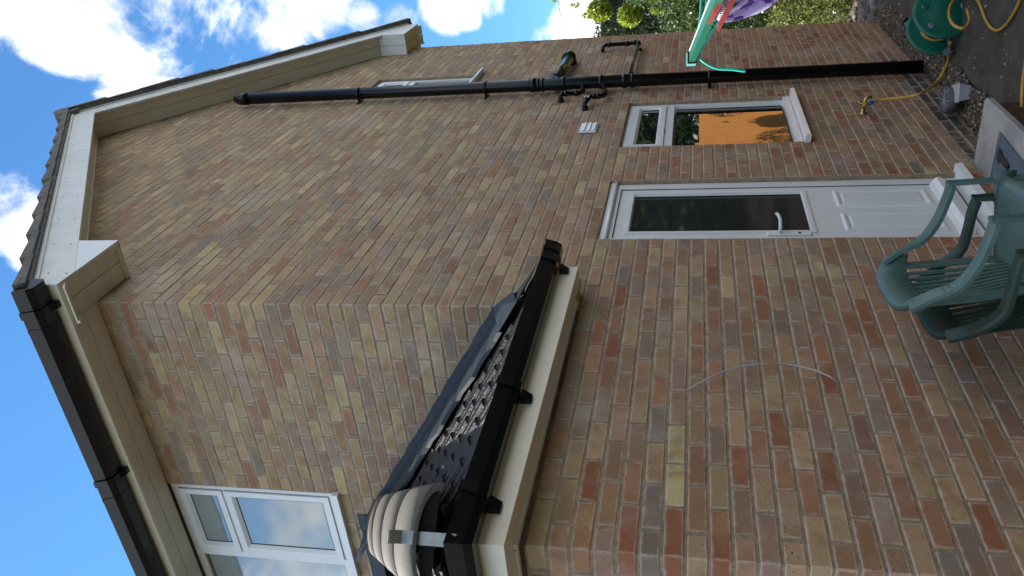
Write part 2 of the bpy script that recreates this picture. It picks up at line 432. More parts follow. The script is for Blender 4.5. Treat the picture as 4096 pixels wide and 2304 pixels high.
# mortar bodies (recessed cores that carry the bricks)
def core(name, boxes, polys=()):
    b = MB()
    for q in boxes: b.box(*q)
    for poly, fr, a, c_ in polys: b.prism(poly, a, c_, fr)
    return b.build(name, 'mortar', H)
MR = .0038
def wall_boxes(u0, u1, z0, z1, ops, f):
    zc = sorted({z0, z1} | {q for o in ops for q in (o[2], o[3]) if z0 < q < z1}); out = []
    for a, c_ in zip(zc[:-1], zc[1:]):
        us = [u0]
        for o in sorted(ops):
            if o[2] < (a + c_) / 2 < o[3]: us += [o[0], o[1]]
        us.append(u1)
        for k in range(0, len(us), 2):
            if us[k + 1] - us[k] > .001: out.append(f(us[k], us[k + 1], a, c_))
    return out
fG = lambda u0, u1, a, c_: (u0 + (MR if u0 in (-1.575, 0) else 0.0005), u1 - .0005, MR, .099, a, c_)
WALL = {}
WALL['gable_wall'] = core('gable_wall', wall_boxes(-1.575, WX, 0, 2.55, GO, fG) + wall_boxes(0, WX, 2.55, 5.25, GO, fG),
    [([(0 + MR, 5.25), (WX - .0005, 5.25), (WX - .0005, 5.42), (HX, 7.53), (MR, 5.42)], lambda u, t, w: (u, t, w), MR, .099)])
fS = lambda u0, u1, a, c_: (MR, .098, max(u0, .0995) if u0 == 0 else u0 + .0005, u1 - .0005, a, c_)
WALL['side_wall'] = core('side_wall', wall_boxes(0, 8.1, 2.56, 5.32, SO, fS))
fP = lambda u0, u1, a, c_: (-1.575 + MR, -1.477, max(u0, .0995) if u0 == 0 else u0 + .0005, u1 - .0005, a, c_)
WALL['porch_wall'] = core('porch_wall', wall_boxes(0, 3.9375, 0, 2.55, [(1.35, 3.15, .9, 2.55)], fP))
# far walls so that the house is a closed body
bx('rear_wall', 'mortar', H, .10, WX, 8.0, 8.1, 0, 5.3); bx('end_wall', 'mortar', H, WX - .1, WX, .1, 8.0, 0, 5.3)
ALL.sort(key=lambda q: -q[3])
variants = {}
rest = {'gable_wall': MB(), 'side_wall': MB(), 'porch_wall': MB()}
for i, (w, bxx, tint, ar) in enumerate(ALL):
    if i < 300 and ar > 0:
        dims = tuple(round(bxx[2 * k + 1] - bxx[2 * k], 3) for k in range(3)); key = dims + (i % 5,)
        ctr = Vector(((bxx[0] + bxx[1]) / 2, (bxx[2] + bxx[3]) / 2, (bxx[4] + bxx[5]) / 2))
        if key not in variants:
            q = MB(); hx, hy, hz = [d / 2 for d in dims]; q.cbox(-hx, hx, -hy, hy, -hz, hz, c=.0035, jit=.0016)
            ob = q.build('brick', 'brick', origin=(0, 0, 0)); variants[key] = ob.data
        else:
            ob = bpy.data.objects.new('brick', variants[key]); COL.objects.link(ob)
        ob.parent = WALL[w]; ob.location = ctr - ORG[WALL[w].name]; ob.color = tint + (1,)
    else:
        q = rest[w]; q.tint = tint; q.cbox(*bxx, c=.0035, jit=.0016)
for w, q in rest.items(): q.build('brickwork', 'brickv', WALL[w], kind='stuff')
# sloping course edges: soldier of mortar where courses meet openings is real depth: lintels
b = MB()
for (u0, u1, z0, z1) in GO: b.box(u0 + .001, u1 - .001, .02, .098, z1 - .012, z1 - .0008)
b.build('lintel', 'mortar', H)

# --- gable verge: barge boards, soffit, boxed eaves
YB = -.24
def slope_pts(x0, x1, dz0, dz1, z=lambda x: 7.44 - SL * abs(x - HX)):
    return [(x0, z(x0) + dz0), (x1, z(x1) + dz0), (x1, z(x1) + dz1), (x0, z(x0) + dz1)]
fy = lambda u, t, w: (u, t, w)
XL, XR = -.235, 6.375
for (a, c_) in ((XL, HX - .0015), (HX + .0015, XR)):
    b = MB(); zl_ = lambda x: 7.44 - SL * abs(x - HX); xk = HX + (-1 if a < 1 else 1) * (7.44 - 5.295) / SL
    pl = [(a, 5.295), (xk, 5.295), (c_, zl_(c_)), (c_, zl_(c_) + .215), (a, zl_(a) + .215)] if a < 1 else [(a, zl_(a)), (xk, 5.295), (c_, 5.295), (c_, zl_(c_) + .215), (a, zl_(a) + .215)]
    b.prism(pl, YB, YB + .018, fy); bb = b.build('bargeboard', 'upvc_dull', H)
    b = MB(); b.prism(slope_pts(a, c_, .215, .262), YB - .012, YB + .018, fy); b.build('verge_trim', 'upvc_dull', bb)
    b = MB()
    n = 9
    for k in range(n):
        x = a + (c_ - a) * (k + .35) / n
        for dz in (.05, .165):
            b.lathe([(.0075, 0), (.005, .003)], (x, YB, 7.44 - SL * abs(x - HX) + dz), (0, -1, 0), 8)
    b.build('nails', mat('nail_head', (.45, .44, .42), .5), bb, kind='stuff')
    # soffit: two tongued boards
    for y0, y1 in ((YB + .018, -.118), (-.114, -.001)):
        b = MB(); b.prism([(a, zs(a)), (c_, zs(c_)), (c_, zs(c_) + .012), (a, zs(a) + .012)], y0, y1, fy); b.build('soffit_board', 'soffit', H)
    b = MB(); b.prism([(a, zs(a) - .012), (c_, zs(c_) - .012), (c_, zs(c_) + .0), (a, zs(a) + .0)], -.016, -.0025, fy); b.build('soffit_trim', 'soffit', H)
# boxed ends
for (a, c_) in ((XL, .31), (5.83, XR)):
    lo = lambda x: 7.44 - SL * abs(x - HX)
    b = MB(); xk = HX + (-1 if a < 1 else 1) * ((7.44 - 5.295) / SL - .003); b.prism([(xk, 5.2955), (c_, 5.2955), (c_, lo(c_) - .001)] if a < 1 else [(a, 5.2955), (xk, 5.2955), (a, lo(a) - .001)], YB + .001, YB + .017, fy); eb = b.build('eaves_box', 'upvc', H)
    s = c_ if a < 1 else a; s0, s1 = (s - .008, s) if a < 1 else (s, s + .008)
    for y0, y1 in ((YB + .018, YB + .045), (YB + .047, -.115), (-.111, -.002)):
        b = MB(); b.box(s0, s1, y0, y1, 5.296, zs(s) - .013); b.build('box_panel', 'upvc', eb)
    b = MB(); b.box(a + .02, c_ - .01, YB + .019, -.118, 5.31, 5.32); b.build('soffit_board', 'soffit', eb)
    b = MB(); b.box(a + .02, c_ - .01, -.114, -.002, 5.31, 5.32); b.build('soffit_board', 'soffit', eb)
    b = MB(); b.box(a + .0005, c_ - .0, YB + .0185, YB + .045, 5.296, 5.309); b.box(c_ - .035 if a < 1 else a + .01, c_ - .012 if a < 1 else a + .033, YB + .046, -.003, 5.295, 5.309); b.build('soffit_trim', 'soffit', eb)
# side eaves
b = MB(); b.box(XL, XL + .018, YB + .0185, 8.1, 5.295, 5.46); fas = b.build('fascia_board', 'cream', H)
for x0, x1 in ((XL + .019, -.118), (-.114, -.003)):
    b = MB(); b.box(x0, x1, .001, 8.1, 5.31, 5.32); b.build('soffit_board', 'soffit', H)
b = MB(); b.box(XL + .0185, XL + .045, YB + .0455, 8.1, 5.295, 5.309); b.build('soffit_trim', 'soffit', H)
b = MB(); b.box(XR - .018, XR, YB + .019, 8.1, 5.295, 5.50); b.build('fascia_board', 'cream', H)
b = MB(); b.box(WX, XR - .019, .001, 8.1, 5.31, 5.32); b.build('soffit_board', 'soffit', H)
# main gutters
def gutter_prof(o=1):
    return [(0, .092), (0, .012), (.018, 0), (.098, 0), (.125, .03), (.15, .092), (.143, .094), (.119, .034), (.095, .005), (.02, .005), (.005, .015), (.005, .092)]
def brk_prof(t=.004):
    return [(-.0, -.028), (.02, -.028), (.06, -.006), (.10, -.006), (.13, .026), (.156, .096), (.150, .098), (.125, .03), (.098, -.001), (.0, -.001)]
b = MB(); b.prism(gutter_prof(), YB - .03, 8.1, lambda u, t, w: (XL - .002 - u, t, 5.345 + w)); gut = b.build('eaves_gutter', 'black', H)
b = MB(); b.prism([(0, .092), (0, .012), (.018, 0), (.098, 0), (.125, .03), (.15, .092)], YB - .036, YB - .0305, lambda u, t, w: (XL - .002 - u, t, 5.345 + w)); b.build('gutter_end_cap', 'black', gut)
for y in (-.13, 1.02, 2.02, 3.02, 4.0):
    b = MB(); b.prism(brk_prof(), y - .02, y + .02, lambda u, t, w: (XL - .002 - u * 1.02, t, 5.343 + w)); b.build('gutter_bracket', 'black', gut)
for y in (-.03, 1.15, 2.6):
    b = MB(); b.prism([(u * 1.03, w * 1.02 - .003) for u, w in gutter_prof()], y - .012, y + .012, lambda u, t, w: (XL - .001 - u, t, 5.345 + w)); b.build('gutter_joint', 'black', gut)
b = MB(); b.prism(gutter_prof(), YB - .0, 8.1, lambda u, t, w: (XR + .002 + u, t, 5.40 + w)); b.build('eaves_gutter', 'black', H)

# main roof
zt = lambda x: 7.715 - SL * abs(x - HX)
ang = math.atan(SL); ca, sa = math.cos(ang), math.sin(ang)
b = MB()
b.prism([(XL - .06, zt(XL - .06) - .035), (HX, zt(HX) - .035), (XR + .06, zt(XR + .06) - .035), (XR + .06, zt(XR + .06) - .012), (HX, zt(HX) - .012), (XL - .06, zt(XL - .06) - .012)], YB - .035, 8.3, fy)
roof = b.build('main_roof', 'rooftile', H)
L = (HX - (XL - .08)) / ca; ncourse = 11; gauge = L / ncourse
for side in (-1, 1):
    rr = MB(); rr.tint = None
    for i in range(ncourse):
        s_lo = L - i * gauge                # distance from ridge of the lower edge
        def P(s, hgt): return (HX + side * (s * ca), 7.70 - s * sa + hgt)
        s0, s1 = s_lo + .0, max(s_lo - gauge - .06, 0)
        dx = random.uniform(-.006, .006)
        a = P(s0, .004); bq = P(s1, -.006); nrm = (side * sa, ca)
        th0, th1 = .062, .030
        poly = [a, bq, (bq[0] + nrm[0] * th1, bq[1] + nrm[1] * th1), (a[0] + nrm[0] * th0, a[1] + nrm[1] * th0)]
        q = MB(); q.prism(poly, YB - .055 + dx, .06, fy); q.build('roof_tile', 'rooftile', roof)
        for k in range(27):
            y0 = .062 + k * .3
            rr.prism(poly, y0, y0 + .297, fy)
    rr.build('roof_tiles', 'rooftile', roof, kind='stuff')
b = MB(); b.tube([(HX, YB - .04, 7.73), (HX, 8.2, 7.73)], .11, 14); b.build('ridge_tiles', 'rooftile', roof, kind='stuff')

# --- porch roof (hipped lean-to)
PS = .65
z_hip = lambda y: 2.83 + PS * y            # slope that faces the gable side
z_frt = lambda x: 2.83 + PS * (x + 1.575)   # slope that faces away from the house
ZC = 2.572
b = MB(); b.box(-1.725, .15, -.15, -.134, ZC, 2.70); pf = b.build('porch_fascia', 'cream', H)
b = MB(); b.box(-1.725, -1.709, -.1335, 4.0, ZC, 2.70); b.build('porch_fascia', 'cream', H)
b = MB(); b.box(.142, .15, -.1335, -.001, ZC, 2.70); b.build('box_panel', 'cream', pf)
b = MB(); b.box(-1.7085, .1415, -.1335, -.0025, ZC + .008, ZC + .016); b.build('porch_soffit', 'cream', H)
b = MB(); b.box(-1.7085, -1.5775, -.0015, 4.0, ZC + .008, ZC + .016); b.build('porch_soffit', 'cream', H)
b = MB(); b.box(-1.60, .02, -.028, -.0045, ZC - .006, ZC + .0075); b.box(-1.60, -1.578, .0, 4.0, ZC - .006, ZC + .0075); b.build('soffit_trim', 'upvc', H)
b = MB(); b.box(-.03, .30, -.012, -.0035, 2.553, 2.568, lambda x, y, z: (x, y, z + (x + .03) * .12)); b.build('cover_strip', mat('ochre_strip', (.48, .33, .16), .6), H)
b = MB(); b.prism([(-1.72, 2.69), (.14, 2.69), (.14, 2.70), (-1.72, 2.70)], -.13, -.002, fy); b.build('porch_wall_plate', 'dark', H)
# gutter with a mitred corner
ZG = 2.650; YG = -.152
for nm, mb in (('a', MB()),):
    g1 = MB(); pr = [(u * .62, w * .84) for u, w in gutter_prof()]
    n = len(pr); base = 0
    def ring(fn): return [fn(u, w) for u, w in pr]
    rings = [ring(lambda u, w: (.262, YG - u, ZG + w + .018)), ring(lambda u, w: (-1.727 - u, YG - u, ZG + w)), ring(lambda u, w: (-1.727 - u, 4.0, ZG + w))]
    for rg in rings: g1.v += rg
    for k in range(2):
        for j in range(n): j2 = (j + 1) % n; g1.face([k * n + j, k * n + j2, (k + 1) * n + j2, (k + 1) * n + j])
    g1.face(list(range(n))[::-1]); pg = g1.build('porch_gutter', 'black', H)
q = MB(); q.prism([(0, .092), (0, .012), (.018, 0), (.098, 0), (.125, .03), (.15, .095)], .2625, .272, lambda u, t, w: (t, YG - u * .64, ZG + w * .86 + .017)); q.build('gutter_end_cap', 'black', pg)
q = MB(); q.prism([(u * .66, w * .88 - .003) for u, w in gutter_prof()], .17, .2, lambda u, t, w: (t, YG - u, ZG + w + .017)); q.build('gutter_joint', 'black', pg)
for x in (.085, -.98, -1.57):
    q = MB(); q.prism([(-.0, -.052), (.012, -.052), (.045, -.010), (.085, -.010), (.105, .026), (.124, .097), (.118, .099), (.10, .03), (.082, -.004), (.0, -.004)], x - .024, x + .024, lambda u, t, w: (t, YG - u * .80, ZG + w * .86 + .006)); q.build('gutter_bracket', 'black', pg)
for y in (.12, 1.1):
    q = MB(); q.prism([(-.0, -.052), (.012, -.052), (.045, -.010), (.085, -.010), (.105, .026), (.124, .097), (.118, .099), (.10, .03), (.082, -.004), (.0, -.004)], y - .024, y + .024, lambda u, t, w: (-1.727 - u * .80, t, ZG + w * .86)); q.build('gutter_bracket', 'black', pg)
# tiles: each one a wavy (double roll) slab; hip side cut along the hip
import bmesh
pang = math.atan(PS)
def wavy_tile(width, length):
    bm = bmesh.new(); nx = 16; prof = []
    for i in range(nx + 1):
        u = i / nx; ph = (u * 2) % 1.0
        h = .034 * max(0, math.cos((ph - .5) * math.pi * 1.55)) ** .9 if .18 < ph < .82 else 0
        prof.append((u * width, h))
    vs = []
    for s_, zo in ((0, .014), (length, 0)):
        vs.append([bm.verts.new((x, s_, h + zo + .014)) for x, h in prof]); vs.append([bm.verts.new((x, s_, h * .9 + zo - .018)) for x, h in prof])
    for i in range(nx):
        bm.faces.new((vs[0][i], vs[0][i + 1], vs[2][i + 1], vs[2][i])); bm.faces.new((vs[1][i + 1], vs[1][i], vs[3][i], vs[3][i + 1]))
        bm.faces.new((vs[1][i], vs[1][i + 1], vs[0][i + 1], vs[0][i]))
    for i in (0, nx): bm.faces.new((vs[0][i], vs[2][i], vs[3][i], vs[1][i]))
    return bm
b = MB(); b.v = [(-1.75, -.18, z_hip(-.18) - .02), (.10, -.18, z_hip(-.18) - .02), (.10, -.001, z_hip(0) - .02), (-.001, -.001, z_hip(0) - .02), (-.001, 1.574, z_hip(1.574) - .02)]
b.face([0, 1, 2, 3, 4]); b.v += [(-1.75, -.18, z_hip(-.18) - .021), (-.001, 1.574, z_hip(1.574) - .021), (-.001, 4, z_hip(1.574) - .021), (-1.75, 4, z_hip(-.18) - .021)]
b.face([5, 6, 7, 8]); proof = b.build('porch_roof', 'tile', H)
def place_tiles(fr_x, fr_up, origin, cols, courses, cutter, gauge=.235, width=.25):
    X = Vector(fr_x); U = Vector(fr_up).normalized(); Nn = X.cross(U).normalized()
    if Nn.z < 0: Nn = -Nn
    out = 0
    for r in range(courses):
        for c_ in range(cols):
            bm = wavy_tile(width, gauge + .06)
            o = Vector(origin) + X * (c_ * width) + U * (r * gauge) - Nn * .014
            j = random.uniform(-.004, .004)
            for v in bm.verts:
                v.co = o + X * v.co.x + U * (v.co.y + j) + Nn * v.co.z
            for (pc, pn) in cutter:
                ge = list(bm.verts) + list(bm.edges) + list(bm.faces)
                bmesh.ops.bisect_plane(bm, geom=ge, plane_co=pc, plane_no=pn, clear_outer=True)
            if len(bm.faces) > 3:
                me = bpy.data.meshes.new('roof_tile'); 
                for v in bm.verts: v.co -= ORG[proof.name]
                bm.to_mesh(me); me.materials.append(M['tile']); ob = bpy.data.objects.new('roof_tile', me); COL.objects.link(ob); ob.parent = proof
                out += 1
            bm.free()
    return out
hipn = Vector((-1, 1, 0)).normalized()
place_tiles((1, 0, 0), (0, math.cos(pang), math.sin(pang)), (-1.78, -.215, z_hip(-.215)), 8, 9, [(Vector((-1.775, -.2, 0)), hipn), (Vector((.115, 0, 0)), Vector((1, 0, 0))), (Vector((-.003, 0, 0)), Vector((1, .0, 0)))][0:1] + [(Vector((-.003, 0, 0)), Vector((1, 0, 0)))])
# short lap of tiles past the corner of the house
place_tiles((1, 0, 0), (0, math.cos(pang), math.sin(pang)), (-.03, -.215, z_hip(-.215)), 1, 1, [(Vector((.13, 0, 0)), Vector((1, 0, 0))), (Vector((0, -.004, 0)), Vector((0, 1, 0)))])
place_tiles((0, -1, 0), (math.cos(pang), 0, math.sin(pang)), (-1.79, 3.8, z_frt(-1.79)), 17, 9, [(Vector((-1.775, -.2, 0)), -hipn), (Vector((-.003, 0, 0)), Vector((1, 0, 0)))])
# lead flashing
b = MB(); K = 26; rnd = [random.uniform(-1, 1) for _ in range(K + 1)]
for i in range(K):
    def st(k):
        y = 1.62 * k / K; w = rnd[k]
        wl = (-.004, y, z_hip(y) + .165 + .006 * w); wm = (-.016, y, z_hip(y) + .118 + .001 * w)
        lo_ = (-.245 + .020 * math.sin(k * 1.15) + .005 * w, y - .0, z_hip(y) + .088 + .004 * math.sin(k * 2.3 + 1))
        lo2 = (lo_[0] - .004, lo_[1], lo_[2] - .022)
        return wl, wm, lo_, lo2
    A, B_ = st(i), st(i + 1)
    for k in range(3): b.quad(A[k], B_[k], B_[k + 1], A[k + 1])
# dressed round the corner of the gable
y0 = z_hip(0)
b.quad((-.004, 0, y0 + .165), (-.245, 0, y0 + .088), (-.245, -.17, y0 - .018), (-.02, -.10, y0 + .05)); b.quad((-.004, 0, y0 + .155), (-.02, -.10, y0 + .03), (.09, -.06, y0 + .012), (.03, -.006, y0 + .10))
b.quad((.03, -.006, y0 + .10), (.09, -.06, y0 + .012), (.12, -.006, y0 + .03)); b.quad((-.02, -.10, y0 + .03), (-.245, -.17, y0 - .018), (.10, -.17, y0 - .045), (.09, -.06, y0 + .012))
fl = b.build('lead_flashing', 'lead', H)
so_ = fl.modifiers.new('t', 'SOLIDIFY'); so_.thickness = .003
b = MB()
for i in range(20):
    y = 1.50 + i * .12; w = random.uniform(-.004, .004)
    b.quad((-.004, y, 4.03 + w), (-.004, y + .12, 4.03 + w), (-.012, y + .12, 3.92), (-.012, y, 3.92)); b.quad((-.012, y, 3.92), (-.012, y + .12, 3.92), (-.17, y + .12, 3.845), (-.17, y, 3.845))
fl = b.build('lead_flashing', 'lead', H); so_ = fl.modifiers.new('t', 'SOLIDIFY'); so_.thickness = .003
# hip tiles
hp0 = Vector((-1.785, -.21, 2.745)); hp1 = Vector((-.02, 1.56, 2.765 + PS * 1.72)); nseg = 4
for i in range(nseg):
    a = hp0.lerp(hp1, i / nseg); c_ = hp0.lerp(hp1, (i + 1) / nseg - .006); t = (c_ - a).normalized(); sd = t.cross(Vector((0, 0, 1))).normalized(); u = sd.cross(t)
    b = MB(); r0 = .150; n = 18
    for rr_, off in ((r0, 0), (r0 - (.022 if i == 0 else .004), 0)):
        for p in (a, c_):
            for k in range(n + 1):
                th = math.pi * (k / n) * 1.12 - .06 * math.pi
                b.v.append(tuple(p + sd * rr_ * 1.18 * math.cos(th) + u * (rr_ * math.sin(th) * .44 + .022)))
    for k in range(n):
        b.face([k, k + 1, n + 1 + k + 1, n + 1 + k], smooth=True); o2 = 2 * (n + 1); b.face([o2 + k + 1, o2 + k, o2 + n + 1 + k, o2 + n + 1 + k + 1], smooth=True)
        b.face([k, o2 + k, o2 + k + 1, k + 1]); b.face([n + 1 + k, n + 2 + k, o2 + n + 2 + k, o2 + n + 1 + k])
    b.build('hip_tile', 'hiptile', proof)
    if i:
        b = MB(); pts = [a + sd * (r0 * 1.18) * math.cos(q) + u * (r0 * math.sin(q) * .44 + .022) - t * .003 for q in [math.pi * k / 14 for k in range(15)]]
        b.tube(pts, .0028, 6); b.build('mortar_joint', 'dark', proof)
b = MB(); t = (hp1 - hp0).normalized(); sd = t.cross(Vector((0, 0, 1))).normalized(); u = sd.cross(t); cc_ = hp0 + t * .03
i0 = len(b.v); b.v += [tuple(cc_ + sd * .158 * math.cos(math.pi * k / 12) + u * (.048 * math.sin(math.pi * k / 12) + .018)) for k in range(13)]; b.face(list(range(13))); b.build('hip_bedding_shade', 'dark', proof)  # mortar fill coloured black as the shaded hollow under the first tile
# hip iron: a galvanised strap standing at the foot of the hip
hi = Vector((-1.79, -.225, 2.70))
b = MB(); d1 = Vector((.7, -.7, 0)).normalized()
pth = [hi + Vector((.03, .03, -.03)), hi + Vector((0, 0, .0)), hi + Vector((-.0, -.0, .12)), hi + Vector((.0, .0, .17)), hi + Vector((-.025, -.025, .20)), hi + Vector((-.05, -.05, .185))]
b.sweep(pth, [(-.02, -.003), (.02, -.003), (.02, .003), (-.02, .003)], up=(-.7, -.7, .05)); b.build('hip_iron', 'steel', proof)

# ------------------------------------------------------------------ windows and door
def frame_rect(b, u0, u1, z0, z1, w, y0, y1, fr):
    b.box(u0, u0 + w, y0, y1, z0, z1, fr); b.box(u1 - w, u1, y0, y1, z0, z1, fr)
    b.box(u0 + w, u1 - w, y0, y1, z0, z0 + w, fr); b.box(u0 + w, u1 - w, y0, y1, z1 - w, z1, fr)
def bevel_frame(b, u0, u1, z0, z1, w, y0, y1, fr):
    """mitred frame with a sloped inner bead"""
    o = [(u0, z0), (u1, z0), (u1, z1), (u0, z1)]; wi = w * .68
    i1 = [(u0 + wi, z0 + wi), (u1 - wi, z0 + wi), (u1 - wi, z1 - wi), (u0 + wi, z1 - wi)]; i2 = [(u0 + w, z0 + w), (u1 - w, z0 + w), (u1 - w, z1 - w), (u0 + w, z1 - w)]
    for k in range(4):
        k2 = (k + 1) % 4
        b.quad(fr(o[k][0], y1, o[k][1]), fr(o[k2][0], y1, o[k2][1]), fr(o[k2][0], y0, o[k2][1]), fr(o[k][0], y0, o[k][1]))
        b.quad(fr(o[k][0], y0, o[k][1]), fr(o[k2][0], y0, o[k2][1]), fr(i1[k2][0], y0, i1[k2][1]), fr(i1[k][0], y0, i1[k][1]))
        b.quad(fr(i1[k][0], y0, i1[k][1]), fr(i1[k2][0], y0, i1[k2][1]), fr(i2[k2][0], y0 + .02, i2[k2][1]), fr(i2[k][0], y0 + .02, i2[k][1]))
        b.quad(fr(i2[k][0], y0 + .02, i2[k][1]), fr(i2[k2][0], y0 + .02, i2[k2][1]), fr(i2[k2][0], y1, i2[k2][1]), fr(i2[k][0], y1, i2[k][1]))
def gasket(b, u0, u1, z0, z1, y, fr, t=.004):
    frame_rect(b, u0, u1, z0, z1, t, y, y + .004, fr)
fg = lambda u, y, z: (u, y, z)
def window(name, u0, u1, z0, z1, D, fr, lights, glass, sill=True, sill_fr=None, sw=.16, parent=H):
    """lights: (u0,u1,z0,z1,casement?)"""
    b = MB(); frame_rect(b, u0 + .003, u1 - .003, z0 + .003, z1 - .003, .055, D, D + .065, fr)
    for q in lights:
        pass
    us = sorted({q[0] for q in lights} | {q[1] for q in lights})
    wn = b.build(name, 'upvc', parent)
    for (a, c_, p, q_, cas) in lights:
        if cas:
            b = MB(); bevel_frame(b, a, c_, p, q_, .058, D - .012, D + .05, fr); sh = b.build('sash', 'upvc', wn); y = D + .010; i = .058
            b = MB(); gasket(b, a - .004, c_ + .004, p - .004, q_ + .004, D + .0, fr); b.build('gasket', 'gasket', wn)
        else: y = D + .02; i = .012; sh = wn
        b = MB(); gasket(b, a + i - .001, c_ - i + .001, p + i - .001, q_ - i + .001, y - .002, fr, .005); b.build('gasket', 'gasket', wn if not cas else sh) if False else b.build('gasket', 'gasket', wn)
        b = MB(); b.box(a + i, c_ - i, y + .002, y + .008, p + i, q_ - i, fr); b.build('pane', glass, wn)
    return wn
# ground floor window
D = .03
kw = window('window', 2.3625, 3.4875, 1.24, 2.55, D, fg, [(2.4175, 3.4325, 2.235, 2.495, True), (2.44, 3.41, 1.30, 2.165, False)], 'glass')
bx('transom', 'upvc', kw, 2.42, 3.43, D - .001, D + .06, 2.17, 2.232)
bx('window_handle', 'white', kw, 2.72, 2.80, D - .028, D - .013, 2.235, 2.25, c=.003)
b = MB(); b.prism([(.06, 1.245), (-.055, 1.235), (-.062, 1.205), (-.055, 1.198), (.06, 1.21)], 2.335, 3.515, lambda u, t, w: (t, u - .0, w + .005)); b.box(2.3675, 3.4825, .0, .03, 1.2505, 1.30); b.build('sill', 'upvc', kw)
bx('net_rail', mat('grey_blind_edge', (.25, .26, .25), .6), kw, 3.375, 3.405, D + .0275, D + .0295, 1.31, 2.155)
# upper window
uw = window('window', 4.05, 4.725, 4.165, 5.25, D, fg, [(4.105, 4.67, 4.90, 5.195, True), (4.13, 4.645, 4.225, 4.83, False)], 'glassb')
bx('transom', 'upvc', uw, 4.11, 4.665, D - .001, D + .06, 4.835, 4.898)
b = MB(); b.prism([(.06, 4.165), (-.05, 4.155), (-.057, 4.128), (.06, 4.13)], 4.02, 4.80, lambda u, t, w: (t, u, w)); b.build('sill', 'upvc', uw)
# side window over the porch roof
fx = lambda u, y, z: (y, u, z)
sw_ = window('window', 1.35, 3.375, 4.165, 5.308, .02, fx, [(1.395, 1.925, 4.945, 5.253, True), (1.395, 1.925, 4.125 + .085, 4.925, True), (1.985, 3.32, 4.22, 5.253, False)], 'glassb')
bx('mullion', 'upvc', sw_, .015, .08, 1.93, 1.98, 4.17, 5.30)
bx('transom', 'upvc', sw_, .018, .08, 1.40, 1.93, 4.9255, 4.9435)
b = MB(); b.prism([(.05, 4.165), (-.03, 4.158), (-.036, 4.118), (.05, 4.12)], 1.33, 3.4, lambda u, t, w: (u, t, w)); b.build('sill', 'upvc', sw_)
# back door
DD = .03
b = MB(); b.box(.7905, .8605, DD, DD + .07, .43, 2.547); b.box(1.6145, 1.6845, DD, DD + .07, .43, 2.547); b.box(.8605, 1.6145, DD, DD + .07, 2.475, 2.547)
door = b.build('door', 'upvc', H)
b = MB(); b.tube([(.79, DD - .012, 2.513), (1.685, DD - .012, 2.513)], .013, 10); b.box(.79, 1.685, DD - .014, DD, 2.517, 2.545); b.build('head_drip', 'upvc', door)
b = MB(); b.box(.8635, 1.6115, DD + .012, DD + .06, .47, 1.255); b.box(.8635, .955, DD + .012, DD + .06, 1.255, 2.472); b.box(1.52, 1.6115, DD + .012, DD + .06, 1.255, 2.472)
b.box(.955, 1.52, DD + .012, DD + .06, 2.382, 2.472); b.box(.955, 1.52, DD + .012, DD + .06, 1.255, 1.355)
leaf = b.build('door_leaf', 'upvc', door)
b = MB(); gasket(b, .8605, 1.6145, .46, 2.475, DD + .008, fg, .0035); b.build('gasket', 'gasket', door)
b = MB(); bevel_frame(b, .93, 1.545, 1.33, 2.405, .03, DD + .002, DD + .03, fg); b.build('glazing_bead', 'upvc', door)
b = MB(); gasket(b, .959, 1.516, 1.359, 2.376, DD + .018, fg, .005); b.build('gasket', 'gasket', door)
bx('pane', 'glassd', door, .964, 1.511, DD + .022, DD + .028, 1.364, 2.371)
for a, c_ in ((.945, 1.19), (1.285, 1.53)):
    b = MB(); o = [(a, .64), (c_, .64), (c_, 1.17), (a, 1.17)]
    def ins(d): return [(a + d, .64 + d), (c_ - d, .64 + d), (c_ - d, 1.17 - d), (a + d, 1.17 - d)]
    lv = [(ins(0), DD + .0118), (ins(.008), DD - .001), (ins(.018), DD - .001), (ins(.036), DD + .0085), (ins(.05), DD + .0015)]
    for (r1, ya), (r2, yb) in zip(lv[:-1], lv[1:]):
        for k in range(4): k2 = (k + 1) % 4; b.quad(fg(r1[k][0], ya, r1[k][1]), fg(r1[k2][0], ya, r1[k2][1]), fg(r2[k2][0], yb, r2[k2][1]), fg(r2[k][0], yb, r2[k][1]))
    r, y_ = lv[-1]; b.quad(*[fg(p[0], y_, p[1]) for p in r]); b.build('door_panel', 'upvc', door)
b = MB(); b.prism([(.042, .60), (.01, .585), (-.012, .565), (-.012, .54), (.042, .53)], .87, 1.605, lambda u, t, w: (t, u, w)); b.build('weather_bar', 'upvc', door)
b = MB(); b.prism([(.09, .445), (-.045, .432), (-.052, .395), (.09, .39)], .80, 1.735, lambda u, t, w: (t, u, w)); b.build('threshold', 'upvc', door)
b = MB(); b.cbox(.888, .925, DD - .002, DD + .0115, 1.36, 1.60, c=.004); hb = b.build('handle_plate', 'white', door)
b = MB(); b.tube([(.906, DD - .0, 1.53), (.906, DD - .045, 1.53), (.915, DD - .058, 1.53), (.96, DD - .062, 1.528), (1.03, DD - .058, 1.532), (1.055, DD - .055, 1.54)], .0095, 10); b.build('door_handle', 'white', door)
b = MB(); b.lathe([(.008, 0), (.008, .004)], (.906, DD - .002, 1.425), (0, -1, 0), 10); b.build('keyhole', 'dark', door)

